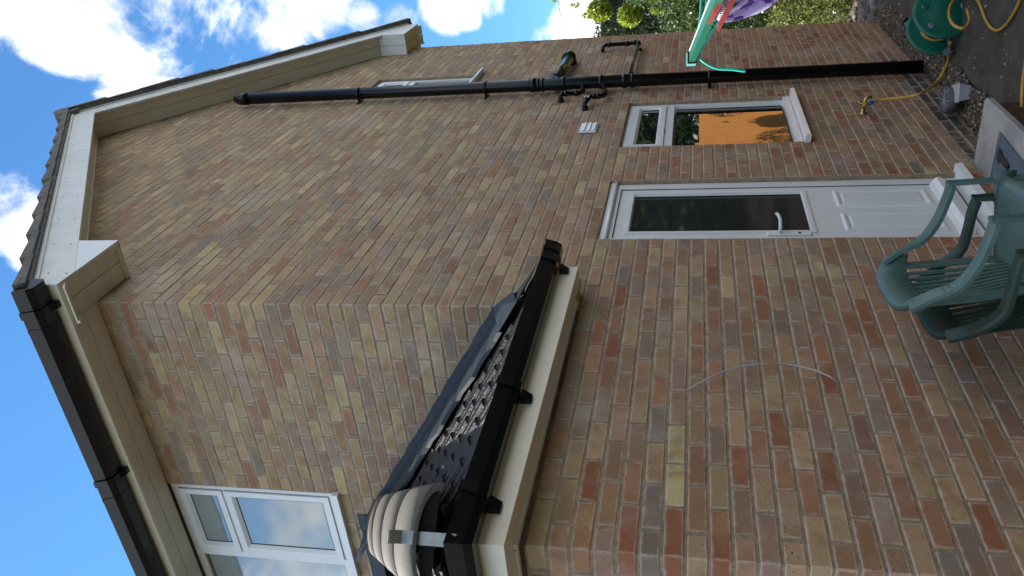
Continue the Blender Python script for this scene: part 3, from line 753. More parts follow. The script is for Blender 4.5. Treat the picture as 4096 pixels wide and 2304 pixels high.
# ------------------------------------------------------------------ pipes
PX, PY, PR = 3.885, -.085, .055
b = MB(); b.tube([(PX, PY, .16), (PX, PY, 6.36)], PR, 20); stack = b.build('soil_pipe', 'black', H)
b = MB(); b.lathe([(.060, 6.33), (.060, 6.40), (.056, 6.405), (.052, 6.44), (.03, 6.475), (0.004, 6.48)], (PX, PY, 0), (0, 0, 1), 20)
vc_ = b.build('vent_cowl', 'black', stack)
for z in (5.16, 3.90, 1.88):
    b = MB(); b.lathe([(.0595, -.014), (.0595, .014)], (PX, PY, z), (0, 0, 1), 20); b.box(PX - .085, PX - .058, PY - .006, PY + .015, z - .014, z + .014); b.box(PX - .022, PX + .022, PY + .05, .0, z - .014, z + .014)
    b.box(PX - .075, PX + .075, -.012, -.002, z - .012, z + .012); b.build('pipe_bracket', 'black', stack)
for z, h in ((3.45, .03), (3.40, .012), (3.36, .012), (3.17, .02), (2.83, .02), (2.62, .022), (2.55, .012)):
    b = MB(); b.lathe([(.058, -h), (.064, -h), (.064, h), (.058, h)], (PX, PY, z), (0, 0, 1), 20); b.build('pipe_collar', 'black', stack)
# wide branch running right, into the wall
zb = 3.26
b = MB(); b.tube([(PX + .03, PY, zb + .01), (PX + .16, PY - .005, zb + .01)], .052, 16); b.tube([(PX + .02, PY, zb - .05), (PX + .09, PY, zb + .0)], .055, 14); br = b.build('branch_socket', 'black', stack)
b = MB(); b.tube([(PX + .12, PY, zb), (4.84, PY, zb - .012)], .052, 20); b.build('branch_pipe', 'greenpipe', stack)
for x in (4.02, 4.83):
    b = MB(); b.lathe([(.054, 0), (.064, 0), (.064, .045), (.054, .045)], (x, PY, zb), (1, 0, 0), 20); b.build('pipe_collar', 'black', stack)
b = MB(); b.tube([(4.86, PY, zb - .01), (4.93, PY, zb - .01), (4.97, PY + .03, zb - .01), (4.98, .02, zb - .01)], .06, 16); b.build('wall_elbow', 'black', stack)
def waste(name, pts, r=.0205, mt='black', joints=True):
    b = MB(); b.tube(pts, r, 12)
    if joints:
        for i, p in enumerate(pts):
            for q in (pts[i - 1] if i else None, pts[i + 1] if i < len(pts) - 1 else None):
                if q is None: continue
                d = (Vector(q) - Vector(p)); 
                if d.length < .06: continue
                d.normalize(); b.lathe([(r * 1.05, .0), (r * 1.28, .0), (r * 1.28, .03), (r * 1.05, .03)], Vector(p) + d * .018, d, 12)
    return b.build(name, mt, stack)
yw = -.055
waste('waste_pipe', [(3.60, .0, 3.16), (3.60, yw, 3.16), (3.63, yw - .01, 3.15), (3.63, yw - .01, 2.99), (3.66, yw - .01, 2.975), (PX - .05, yw - .02, 2.985)])
waste('waste_pipe', [(3.33, .0, 2.915), (3.33, yw, 2.915), (3.36, yw - .012, 2.91), (3.47, yw - .012, 2.90), (3.50, yw - .012, 2.885), (3.50, yw - .012, 2.785), (3.53, yw - .012, 2.765), (PX - .05, yw - .02, 2.80)])
b = MB(); b.tube([(3.33, -.002, 2.915), (3.33, -.03, 2.915)], .028, 12); b.tube([(3.60, -.002, 3.16), (3.60, -.03, 3.16)], .028, 12); b.build('wall_collar', 'black', stack)
st = MB(); st.cbox(3.395, 3.455, yw - .0365, yw - .034, 2.885, 2.925, c=.001); sk = st.build('pipe_sticker', 'label', stack)
b = MB()
for k in range(4): b.box(3.402, 3.448 - .006 * (k % 2), yw - .038, yw - .0368, 2.891 + k * .008, 2.894 + k * .008)
b.build('sticker_print', 'ink', sk)
waste('waste_pipe', [(PX + .05, yw - .02, 2.60), (5.38, yw - .015, 2.585)], .0215, 'greenpipe', False)
waste('waste_pipe', [(5.40, yw - .015, 2.585), (5.46, yw - .012, 2.59), (5.46, yw - .012, 2.66), (5.44, yw - .012, 2.68), (5.44, yw - .012, 2.93), (5.42, yw, 2.96), (5.40, .0, 2.965)], .021)
for x in (4.15, 5.36):
    b = MB(); b.lathe([(.022, 0), (.029, 0), (.029, .04), (.022, .04)], (x, yw - .016, 2.587), (1, 0, 0), 12); b.box(x + .01, x + .03, -.03, -.002, 2.555, 2.62); b.build('pipe_clip', 'black', stack)
# vent cover
b = MB(); b.cbox(2.70, 2.92, -.016, -.0025, 2.755, 2.895, c=.004); vent = b.build('vent_cover', 'white', H)
for k in range(3):
    z = 2.766 + k * .040
    q = MB(); q.prism([(-.0165, z), (-.027, z + .003), (-.0165, z + .036)], 2.712, 2.908, lambda u, t, w: (t, u, w)); q.build('louvre', 'white', vent)
# outside tap
b = MB(); b.lathe([(.030, 0), (.032, .004), (.014, .010), (.012, .045)], (2.945, -.002, .765), (0, -1, 0), 14)
b.tube([(2.945, -.045, .765), (2.945, -.085, .768), (2.947, -.115, .755), (2.95, -.125, .715)], .0125, 10); b.lathe([(.019, 0), (.017, .02), (.010, .03), (.008, .055)], (2.945, -.075, .768), (0, -.35, 1), 12)
tap = b.build('tap', 'brass', H)
b = MB(); b.tube([(2.905, -.098, .832), (2.985, -.092, .828)], .0055, 8); b.build('tap_handle', 'steel', tap)
# white flex hanging from the porch wall
pts = [atp(2747, 1560, 1, -.004)] + [atp(x, y, 1, -.03) for x, y in ((2790, 1537), (2880, 1492), (2960, 1466), (3050, 1453), (3130, 1455), (3200, 1465), (3270, 1484), (3320, 1507))] + [atp(3352, 1527, 1, -.015)]
b = MB(); b.tube(pts, .0042, 8); cb = b.build('hanging_cable', 'cable', H)

# ------------------------------------------------------------------ doorstep and mat
b = MB(); b.cbox(-.6, 1.835, -.425, -.002, .245, .30, c=.012); stp = b.build('door_step', 'step'); tag(stp, 'pale concrete slab step laid along the foot of the white back door', 'step')
b = MB(); b.box(-.6, 1.80, -.40, -.004, .08, .243); b.build('step_riser', 'riser', stp)
mt_ = M['mat_']
b = MB(); c0 = Vector((1.05, -.165, 0))
def mr(x, y, z): a = R(-4); return (c0.x + x * math.cos(a) - y * math.sin(a), c0.y + x * math.sin(a) + y * math.cos(a), z)
b.box(-.42, .42, -.14, .14, .302, .312, mr); dm = b.build('door_mat', mt_); tag(dm, 'grey blue bristly door mat on the pale step in front of the white door', 'door mat')
b = MB(); b.cbox(.16, .34, -.06, -.02, .3125, .328, c=.008, fr=mr); b.cbox(.30, .36, -.075, .0, .3125, .322, c=.006, fr=mr); br_ = b.build('hand_brush', 'dark'); tag(br_, 'small dark hand brush lying on the grey blue door mat', 'brush')

# ------------------------------------------------------------------ plastic armchairs
def smooth_path(p, n=6):
    out = []
    for i in range(len(p) - 1):
        p0 = p[max(i - 1, 0)]; p1 = p[i]; p2 = p[i + 1]; p3 = p[min(i + 2, len(p) - 1)]
        for k in range(n):
            t = k / n
            out.append(.5 * ((2 * p1) + (p2 - p0) * t + (2 * p0 - 5 * p1 + 4 * p2 - p3) * t * t + (3 * p1 - p0 - 3 * p2 + p3) * t ** 3))
    out.append(p[-1]); return out
def make_chair(mt, label, arm, back, bw, by, rise=1.0):
    root = empty('garden_chair', (0, 0, 0), label, 'chair', 'green plastic garden chairs by the back door')
    def mirror(p): return [(-x, y, z) for x, y, z in p]
    half = [(.272, .205, arm - .004), (.274, .15, arm + .006), (.276, .05, arm + .035 * rise), (.276, -.03, arm + .085 * rise), (.268, by + .05, back - .115), (bw + .012, by + .0, back - .045)]
    for sg in (1, -1):
        p = smooth_path([Vector((sg * x, y, z)) for x, y, z in half], 4)
        b = MB(); b.sweep(p, [(-.027, -.006), (-.02, .006), (.02, .006), (.027, -.006), (.027, -.022), (.021, -.022), (.021, -.010), (-.021, -.010), (-.021, -.022), (-.027, -.022)], up=(0, -.25, 1)); b.build('armrest', mt, root)
        b = MB(); b.sweep([(sg * .272, .212, arm + .004), (sg * .270, .222, arm * .72), (sg * .262, .238, arm * .45), (sg * .262, .262, -.38 + .38)], [(-.030, -.008), (-.022, .006), (.022, .006), (.030, -.008)], up=(0, 1, .05), scale=[1, .95, 1.2, .8]); b.build('leg', mt, root)
        b = MB(); b.sweep([(sg * .20, by + .03, .42), (sg * .225, by - .06, .2), (sg * .24, by - .14, 0)], [(-.026, -.008), (-.02, .008), (.02, .008), (.026, -.008)], up=(0, -1, .1)); b.build('leg', mt, root)
    # top rail: broad curved panel
    b = MB(); n = 18; rings = []
    for i in range(n + 1):
        t = -1 + 2 * i / n; x = bw * 1.06 * math.sin(t * 1.25) / math.sin(1.25); y = by - .055 + .055 * abs(t) ** 2.6; zt_ = back - .050 * abs(t) ** 3.0; zl_ = back - .115 - .03 * abs(t) ** 2
        rings.append([(x, y - .008, zt_ - .012), (x, y + .006, zt_), (x, y + .024, zt_ - .006), (x, y + .040, zl_), (x, y + .034, zl_ - .004), (x, y + .012, zt_ - .022)])
    m_ = 6
    for r_ in rings: b.v += r_
    for i in range(n):
        for j in range(m_): j2 = (j + 1) % m_; b.face([i * m_ + j, i * m_ + j2, (i + 1) * m_ + j2, (i + 1) * m_ + j], smooth=True)
    b.build('top_rail', mt, root)
    # back: side stiles and slats
    sx = bw * .80
    for sg in (1, -1):
        b = MB(); b.sweep([(sg * (sx + .02), by - .0, back - .12), (sg * (sx + .012), by + .015, .62), (sg * (sx - .012), by + .045, .405)], [(-.034, -.004), (-.034, .004), (.034, .004), (.034, -.004)], up=(0, -1, .1)); b.build('back_stile', mt, root)
    for k in range(8):
        t = -1 + 2 * (k + .5) / 8
        b = MB(); b.sweep([(t * sx * .86, by - .035 + .03 * t * t, back - .118), (t * sx * .82, by - .012 + .02 * t * t, .62), (t * sx * .62, by + .045, .405)], [(-.0075, -.006), (-.0075, .006), (.0075, .006), (.0075, -.006)], up=(0, -1, .1)); b.build('slat', mt, root)
    # seat
    b = MB(); nx, ny = 12, 10; g_ = []
    for j in range(ny + 1):
        v = j / ny
        for i in range(nx + 1):
            u = -1 + 2 * i / nx; w = .185 + .055 * v; y = by + .03 + v * (.245 - by - .03)
            z = .405 + .022 * abs(u) ** 3 + .02 * v - .035 * max(0, v - .85) * 6
            b.v.append((u * w, y, z)); g_.append(0)
    for j in range(ny):
        for i in range(nx): a = j * (nx + 1) + i; b.face([a, a + 1, a + nx + 2, a + nx + 1], smooth=True)
    se = b.build('seat', mt, root); sd_ = se.modifiers.new('t', 'SOLIDIFY'); sd_.thickness = .006
    for sg in (1, -1):
        b = MB(); b.v = []
        pr = []
        for j in range(7):
            v = j / 6; y = by + .03 + v * (.26 - by - .03); w = .19 + .065 * v
            pr.append([(sg * w, y, .425 + .02 * v), (sg * (w + .016), y, .36)])
        for r_ in pr: b.v += r_
        for j in range(6): b.face([2 * j, 2 * j + 1, 2 * j + 3, 2 * j + 2], smooth=True)
        ap = b.build('seat_apron', mt, root); s3 = ap.modifiers.new('t', 'SOLIDIFY'); s3.thickness = .006
    return root
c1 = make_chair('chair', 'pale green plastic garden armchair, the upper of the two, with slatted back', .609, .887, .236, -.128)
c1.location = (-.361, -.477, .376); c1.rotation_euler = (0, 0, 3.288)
c2 = make_chair('chair2', 'dark green plastic armchair underneath the pale green one', .600, .823, .225, -.151, .35)
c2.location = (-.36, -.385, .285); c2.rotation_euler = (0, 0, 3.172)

# ------------------------------------------------------------------ hose reel and hose
rc = Vector((3.15, -.60, .12))
RL = empty('hose_reel', rc, 'green hose reel with round flanges lying tilted on the gravel edge', 'hose reel')
ctr1 = atp(3743, 116, 1, -.50); ctr2 = atp(3775, 49, 1, -.66)
axd = (ctr2 - ctr1).normalized(); rad = .205
def flange(c, nm):
    b = MB(); b.lathe([(.05, -.016), (.09, -.012), (rad * .8, -.006), (rad, -.010), (rad + .004, 0), (rad, .008), (rad * .86, .006), (.10, .016), (.06, .03), (.02, .034)], c, axd, 36); return b.build(nm, 'reel', RL)
f1 = flange(ctr1, 'flange'); f2 = flange(ctr2, 'flange')
b = MB(); b.tube([ctr1, ctr2], .075, 20); b.build('drum', 'reel', RL)
oa = axd.orthogonal().normalized(); ob_ = axd.cross(oa)
for k in range(5):
    th = k * 2 * math.pi / 5 + .6; c = ctr2 + (oa * math.cos(th) + ob_ * math.sin(th)) * rad * .66 + axd * .008
    b = MB(); b.lathe([(.026, 0), (.024, .010), (.012, .012)], c, axd, 12); b.build('boss', M['reel'] if k % 2 else M['reelgrey'], f2)
# turns of hose on the drum
b = MB(); cpts = []
dist = (ctr2 - ctr1).length
for k in range(150):
    th = k * .28; h = (math.sin(k * .042) * .5 + .5) * (dist * .8) + dist * .1; cpts.append(ctr1 + axd * h + (oa * math.cos(th) + ob_ * math.sin(th)) * (.088 + .0002 * k))
b.tube(cpts, .0085, 7); b.build('wound_hose', 'hose', RL)
fa = atp(3625, 85, 1, -.42); fb = atp(3800, 212, 2, .16); 
b = MB(); b.sweep([fa, fa.lerp(fb, .5) + Vector((0, .03, 0)), fb], [(-.028, -.008), (-.028, .008), (.028, .008), (.028, -.008)], up=(-.6, -.5, .3)); b.build('frame', 'reelgrey', RL)
b = MB(); b.lathe([(.03, -.02), (.03, .02)], fa, (fb - fa), 12); b.build('frame_foot', 'black', RL)
b = MB(); b.tube([fb + Vector((.0, -.01, 0)), fb + Vector((.10, -.22, .03)), fb + Vector((.14, -.5, .05))], .012, 8); b.build('frame_bar', 'reelgrey', RL)
# yellow hose: tap to reel
hp = [atp(3478, 412, 1, -.125), atp(3520, 400, 1, -.13), atp(3580, 393, 1, -.16), atp(3640, 386, 1, -.19), atp(3690, 370, 1, -.22), atp(3735, 340, 2, .24), atp(3762, 308, 2, .17), atp(3785, 262, 2, .145), atp(3797, 215, 2, .15), atp(3800, 170, 2, .2)]
b = MB(); b.tube(smooth_path(hp), .0095, 10); h1 = b.build('garden_hose', 'hose'); tag(h1, 'yellow garden hose dropping from the brass tap to the green reel', 'hose')
t0 = hp[0]; t1 = (hp[1] - hp[0]).normalized()
b = MB(); b.lathe([(.014, -.055), (.016, -.052), (.016, -.02)], t0, t1, 12); b.build('tap_adaptor', 'hose', h1)
b = MB(); b.lathe([(.014, -.02), (.018, -.015), (.018, .018), (.012, .03)], t0, t1, 12); b.build('connector', 'blue', h1)
# loose loop lying on the concrete
lp = [atp(3868, 40, 1, -.78), atp(3878, 75, 1, -.78), atp(3866, 108, 1, -.80), atp(3838, 112, 1, -.80), atp(3808, 92, 1, -.80), atp(3796, 55, 1, -.78), atp(3806, 15, 1, -.76), atp(3835, -15, 1, -.76), atp(3872, -22, 2, .2), atp(3905, -5, 2, .132)] + [atp(x, y, 2, .132) for x, y in ((3925, 30), (3940, 72), (3962, 108), (3985, 122), (4010, 112), (4040, 78), (4068, 30), (4090, -20), (4130, -70), (4190, -60), (4180, 60), (4120, 180), (4096, 290), (4088, 400), (4092, 470), (4120, 560))]
b = MB(); b.tube(smooth_path(lp), .0095, 10); h2 = b.build('garden_hose', 'hose'); tag(h2, 'loose yellow hose looping over the reel and snaking across the concrete', 'hose')

# tub and wheel by the wall
tc_ = atp(3872, 372, 2, .135)
T = empty('plastic_tub', tc_, 'clear white plastic food tub lying on the gravel by the step', 'tub')
b = MB()
def tf(x, y, z): a = R(20); return (tc_.x + x * math.cos(a) - y * math.sin(a), tc_.y + x * math.sin(a) + y * math.cos(a), tc_.z + z)
for s_, r_ in ((0, 1),):
    lo_ = [(-.065, -.045), (.065, -.045), (.065, .045), (-.065, .045)]; hi_ = [(-.085, -.06), (.085, -.06), (.085, .06), (-.085, .06)]
    b.quad(*[tf(x, y, .0) for x, y in lo_])
    for k in range(4): k2 = (k + 1) % 4; b.quad(tf(lo_[k][0], lo_[k][1], 0), tf(lo_[k2][0], lo_[k2][1], 0), tf(hi_[k2][0], hi_[k2][1], .075), tf(hi_[k][0], hi_[k][1], .075))
tb = b.build('tub_body', 'clear', T); s3 = tb.modifiers.new('t', 'SOLIDIFY'); s3.thickness = .002
b = MB(); b.cbox(-.09, .09, -.065, .065, .0765, .083, c=.003, fr=tf); b.build('tub_lid', 'clear', T)
wc = atp(3790, 400, 1, -.13)
Wl = empty('small_wheel', wc, 'small grey brown wheel with pale mesh hub lying flat on the gravel', 'wheel')
wax = Vector((-.18, -.10, 1)).normalized()
b = MB(); b.lathe([(.080, -.055), (.092, -.05), (.095, -.02), (.092, .016), (.075, .02)], wc, wax, 26); b.build('rim', 'wheel', Wl)
b = MB()
wa = wax.orthogonal().normalized(); wb = wax.cross(wa)
for k in range(10):
    th = k * math.pi / 5; b.tube([wc + wax * .022, wc + wax * .022 + (wa * math.cos(th) + wb * math.sin(th)) * .075], .003, 5)
b.build('spokes', 'spokes', Wl)

# ------------------------------------------------------------------ pebbles
ico = [(0, 0, 1), (.894, 0, .447), (.276, .851, .447), (-.724, .526, .447), (-.724, -.526, .447), (.276, -.851, .447), (.724, .526, -.447), (-.276, .851, -.447), (-.894, 0, -.447), (-.276, -.851, -.447), (.724, -.526, -.447), (0, 0, -1)]
icf = [(0, 1, 2), (0, 2, 3), (0, 3, 4), (0, 4, 5), (0, 5, 1), (1, 6, 2), (2, 7, 3), (3, 8, 4), (4, 9, 5), (5, 10, 1), (6, 7, 2), (7, 8, 3), (8, 9, 4), (9, 10, 5), (10, 6, 1), (11, 7, 6), (11, 8, 7), (11, 9, 8), (11, 10, 9), (11, 6, 10)]
def pebbles(name, n, area, rmin, rmax, cols, zf, label=None, cat=None):
    b = MB()
    for _ in range(n):
        x, y = area(); r = random.uniform(rmin, rmax); c = random.choice(cols); k = random.uniform(.7, 1.3); b.tint = tuple(q * k for q in c)
        sx, sy, sz = r * random.uniform(.7, 1.3), r * random.uniform(.7, 1.3), r * random.uniform(.45, .8); a = random.uniform(0, 6.28); z = zf(x, y) + sz * random.uniform(.0, .7)
        i = len(b.v)
        for p in ico:
            px, py = p[0] * sx, p[1] * sy; b.v.append((x + px * math.cos(a) - py * math.sin(a), y + px * math.sin(a) + py * math.cos(a), z + p[2] * sz))
        for f in icf: b.face([i + q for q in f], smooth=True)
    o = b.build(name, 'stone', kind='stuff')
    if label: tag(o, label, cat)
    return o
GC = [(.085, .055, .03), (.055, .038, .024), (.11, .078, .045), (.035, .027, .02), (.07, .046, .028), (.08, .055, .035), (.26, .22, .16)]
def strip():
    while True:
        x = random.uniform(1.83, 7.2); y = random.uniform(-.33, -.01)
        if y > -.28 - .02 * math.sin(x * 9): return x, y
pebbles('gravel', 6500, strip, .007, .016, GC, lambda x, y: .12 + .035 * max(0, (3.4 - x) / 1.6) * (1 if y > -.3 else 0), 'brown and grey pea gravel strip along the foot of the wall', 'gravel')
b = MB(); b.box(1.8, 7.2, -.30, .0, .0, .118); b.build('gravel_bed', 'soil', kind='structure')
pebbles('loose_grit', 260, lambda: (random.uniform(1.8, 6), random.uniform(-1.7, -.3)), .003, .009, [(.5, .5, .47), (.35, .33, .3), (.6, .6, .58)], lambda x, y: .12, 'scattered pale grit and crumbs on the dark concrete path', 'grit')
pebbles('rockery_stones', 150, lambda: (random.uniform(6.2, 8.6), random.uniform(-.9, .9)), .04, .12, [(.10, .075, .06), (.14, .11, .09), (.07, .055, .045), (.17, .15, .14)], lambda x, y: .08, 'brown stones and clods in the bed past the corner of the house', 'stones')

# ------------------------------------------------------------------ rotary airer, towel, pegs (close to the camera)
DA = 1.42
A = empty('clothes_airer', atd(2830, -900, 1.6), 'green rotary clothes airer arm with turquoise lines reaching in from the right', 'clothes airer')
tip = atd(2764, 238, DA); root_ = tip + (atd(2866, 0, 1.03) - tip) * 1.8
ad = (root_ - tip).normalized(); upA = Vector((0, 0, 1))
b = MB(); b.sweep([tip + ad * .022, root_], [(-.0078, -.0045), (-.0078, .0045), (.0078, .0045), (.0078, -.0045)], up=upA); b.build('arm', 'airer', A)
b = MB(); b.sweep([tip + ad * .03, root_], [(-.0090, .0040), (-.0090, .0056), (-.0078, .0056), (-.0078, .0040)], up=upA); b.build('arm_edge_highlight', 'white', A)  # white strip painted on as the bright highlight along the arm edge
b = MB(); b.sweep([tip - ad * .004, tip + ad * .020], [(-.0098, -.0070), (-.0098, .0070), (.0098, .0070), (.0098, -.0070)], up=upA); b.build('arm_cap', 'airercap', A)
b = MB(); b.sweep([tip + ad * .0202, tip + ad * .0245], [(-.0101, -.0073), (-.0101, .0073), (.0101, .0073), (.0101, -.0073)], up=upA); b.build('cap_seal', 'gasket', A)
def cordline(p, r=.0016): b = MB(); b.tube(p, r, 8); return b.build('line', 'cord', A)
cordline([atd(2792, 222, DA - .02), atd(2830, 160, 1.30), atd(2876, 85, 1.17), atd(2910, 20, 1.06), atd(3000, -160, .92)], .0018)
cordline(smooth_path([atd(2790, 222, DA - .02), atd(2803, 238, DA - .02), atd(2830, 258, DA - .02), atd(2870, 275, DA - .02), atd(2925, 278, DA - .02), atd(2960, 283, DA - .02), atd(2982, 285, DA - .02)], 4), .0019)
cordline([atd(2796, 118, DA), atd(2803, 50, DA + .1), atd(2806, -30, DA + .2), atd(2815, -400, DA + .4)], .0022)
cordline([atd(2821, 165, DA - .01), atd(2824, 60, DA + .1), atd(2828, -30, DA + .2), atd(2840, -400, DA + .4)], .0022)
cordline([atd(2858, 82, DA - .01), atd(2862, 20, DA + .05), atd(2866, -30, DA + .1), atd(2875, -300, DA + .3)], .0016)
# towel
tw = bpy.data.materials.new('purple_print_towel'); tw.use_nodes = True; t = tw.node_tree; pb = t.nodes['Principled BSDF']; pb.inputs['Roughness'].default_value = .9
g_ = N(t, 'ShaderNodeUVMap', uv_map='UVMap'); n1 = N(t, 'ShaderNodeTexNoise', inp={'Scale': 5.0, 'Detail': 3.0, 'Roughness': .5}); t.links.new(g_.outputs[0], n1.inputs['Vector'])
cc = MIX(t, SM(t, n1.outputs['Fac'], .53, .56), (.70, .60, .88), (.20, .09, .48)); cc = MIX(t, SM(t, n1.outputs['Fac'], .40, .36), cc, (.85, .80, .90))
t.links.new(cc, pb.inputs['Base Color']); tb_ = N(t, 'ShaderNodeBsdfTranslucent'); t.links.new(cc, tb_.inputs[0]); mx = N(t, 'ShaderNodeMixShader', inp={0: .35})
t.links.new(pb.outputs[0], mx.inputs[1]); t.links.new(tb_.outputs[0], mx.inputs[2]); t.links.new(mx.outputs[0], t.nodes['Material Output'].inputs[0]); M['towel'] = tw
# outer (left) edge follows the hem from the peg outwards and down; the cloth runs off to the right
hem = [(2874, 88), (2900, 90), (2945, 82), (2990, 68), (3040, 45), (3085, 18), (3130, -20), (3200, -70)]
top = [(2880, 30), (2905, -20), (2940, -60), (2985, -110), (3030, -170), (3080, -230), (3140, -300), (3220, -360)]
b = MB(); nu, nv = 28, 14
hp_ = smooth_path([Vector((x, y, 0)) for x, y in hem], 4)[:nu + 1]; tp_ = smooth_path([Vector((x, y, 0)) for x, y in top], 4)[:nu + 1]
nu = min(len(hp_), len(tp_)) - 1
for i in range(nu + 1):
    for j in range(nv + 1):
        f = j / nv; p = hp_[i].lerp(tp_[i], f); d = 1.06 + .010 * math.sin(f * 26 + i * .12) * (.3 + i / nu) + .04 * i / nu + .015 * math.sin(f * 9)
        b.v.append(tuple(atd(p.x, p.y, d)))
for i in range(nu):
    for j in range(nv):
        a = i * (nv + 1) + j; b.face([a, a + 1, a + nv + 2, a + nv + 1], uv=[(i / nu, j / nv), (i / nu, (j + 1) / nv), ((i + 1) / nu, (j + 1) / nv), ((i + 1) / nu, j / nv)], smooth=True)
to = b.build('towel', 'towel'); tag(to, 'purple and white patterned towel pegged to the green airer', 'towel'); s3 = to.modifiers.new('t', 'SOLIDIFY'); s3.thickness = .002
# peg: two red legs and a steel coil
PG = empty('clothes_peg', atd(2885, 40, 1.02), 'red plastic clothes peg gripping the purple towel on the airer', 'clothes peg')
for pts, sc in (([(2830, 95), (2848, 76), (2860, 48), (2885, 8), (2905, -30)], [.4, .6, .8, .8, .7]), ([(2873, 125), (2880, 98), (2902, 58), (2922, 18), (2945, -28)], [.45, .65, .8, .8, .7])):
    b = MB(); b.sweep([atd(x, y, 1.02) for x, y in pts], [(-.0040, -.004), (-.0040, .004), (.0040, .004), (.0040, -.004)], up=upA, scale=sc); b.build('jaw', 'peg', PG)
b = MB(); pc = [atd(2885 + 9 * math.cos(k * .7) + k * .5, 52 - k * 1.0 + 8 * math.sin(k * .7), 1.015 + .0006 * k) for k in range(30)]; b.tube(pc, .0008, 6); b.build('spring', 'steel', PG)
b = MB(); b.tube([atd(2880, 84, 1.03), atd(2890, 58, 1.03), atd(2900, 34, 1.03), atd(2914, 0, 1.03)], .0045, 10); b.build('towel_hem_fold', 'towel', to)

# ------------------------------------------------------------------ garden behind
def leafcloud(name, blobs, n, size, cols, parent=None, droop=.3, kind=None):
    b = MB(); tot = sum(q[3] * q[4] * q[5] for q in blobs)
    for (x, y, z, rx, ry, rz) in blobs:
        for _ in range(int(n * rx * ry * rz / tot)):
            while True:
                u, v, w = random.uniform(-1, 1), random.uniform(-1, 1), random.uniform(-1, 1); q = u * u + v * v + w * w
                if q < 1 and q > random.random() * .75: break
            if math.sin(u * 7 + x * 3) * math.sin(v * 6 + y) * math.sin(w * 8 + z * 2) > .38: continue
            p = Vector((x + u * rx, y + v * ry, z + w * rz)); s_ = size * random.uniform(.6, 1.35)
            d1 = Vector((random.gauss(0, 1), random.gauss(0, 1), random.gauss(-droop, .8))).normalized(); d2 = d1.orthogonal().normalized()
            d2 = (Matrix.Rotation(random.uniform(0, 6.28), 3, d1) @ d2)
            c = random.choice(cols); k = random.uniform(.75, 1.3); b.tint = tuple(g2 * k for g2 in c)
            b.quad(p - d1 * s_, p + d2 * s_ * .42, p + d1 * s_, p - d2 * s_ * .42)
    return b.build(name, 'leaf', parent, kind)
def branches(name, base, tips, parent, r=.06, mt='bark'):
    b = MB()
    for tp in tips:
        m1 = Vector(base).lerp(Vector(tp), .45) + Vector((random.uniform(-.15, .15), random.uniform(-.15, .15), .2))
        b.tube([base, m1, tp], r, 7, scale=[1, .6, .12])
    return b.build(name, mt, parent)
YG_ = [(.30, .38, .035), (.40, .48, .05), (.16, .24, .03), (.46, .50, .09)]
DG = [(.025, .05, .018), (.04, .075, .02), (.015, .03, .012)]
VG = [(.34, .37, .09), (.52, .52, .20), (.16, .21, .06), (.08, .13, .03)]
def tree(label, cat, nm, base, blobs, n, size, cols, group=None, trunk=.09, up=.8, fill=0):
    T_ = empty(nm, base, label, cat, group)
    cx, cy, cz = blobs[0][0:3]
    top_ = Vector((cx, cy, cz))
    b = MB(); b.tube([Vector(base), Vector(base).lerp(top_, .5) + Vector((.05, .03, 0)), top_], trunk, 9, scale=[1, .75, .35]); tr_ = b.build('trunk', 'bark', T_)
    branches('limbs', Vector(base).lerp(top_, .5), [(q[0] + random.uniform(-.4, .4) * q[3], q[1], q[2] + .3 * q[5]) for q in blobs] * 2, T_, trunk * .5)
    leafcloud('crown', blobs, n, size, cols, T_)
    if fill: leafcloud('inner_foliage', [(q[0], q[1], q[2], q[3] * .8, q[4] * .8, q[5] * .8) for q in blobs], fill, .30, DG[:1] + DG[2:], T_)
    return T_
# yellow-green tree whose branches reach over the hedge
def G(x, y, X): return atp(x, y, 0, X)
X1 = 10.0; c = [G(2560, -40, X1), G(2450, -60, X1), G(2640, 10, X1), G(2700, -80, X1), G(2400, 40, X1), G(2520, 60, X1)]
tree('young tree with bright yellow green leaves reaching over the dark shed', 'tree', 'leafy_tree', (10.2, -.2, .08), [(q.x, q.y, q.z, .34, .16, .20) for q in c], 7500, .046, YG_)
b = MB()
for (x, y, x2, y2) in ((2460, 20, 2277, 58), (2450, 40, 2278, 88), (2470, 60, 2305, 112), (2480, 50, 2335, 115), (2440, -10, 2270, 25), (2300, -40, 2205, 8), (2500, 60, 2375, 95)):
    b.tube([G(x, y, X1), G((x + x2) / 2, (y + y2) / 2 + 3, X1), G(x2, y2, X1)], .006, 5, scale=[1, .6, .25])
tw_ = b.build('twigs', 'bark', bpy.data.objects['leafy_tree'])
leafcloud('twig_leaves', [(G(2215, 2, X1).x, G(2215, 2, X1).y, G(2215, 2, X1).z, .1, .03, .05), (G(2300, 20, X1).x, G(2300, 20, X1).y, G(2300, 20, X1).z, .1, .04, .09), (G(2350, 60, X1).x, G(2350, 60, X1).y, G(2350, 60, X1).z, .1, .05, .09)], 130, .032, YG_, bpy.data.objects['leafy_tree'])
c = G(2440, 110, 12.5); c2 = G(2395, 140, 12.5)
tree('small dark evergreen standing between the wall edge and the yellow green tree', 'tree', 'evergreen_tree', (12.5, c.y, .08), [(c.x, c.y, c.z - .2, .5, .33, .5), (c.x, c.y, c.z - 1.2, .7, .5, 1.0), (c2.x, c2.y, c2.z - .1, .2, .12, .22)], 6500, .04, DG)
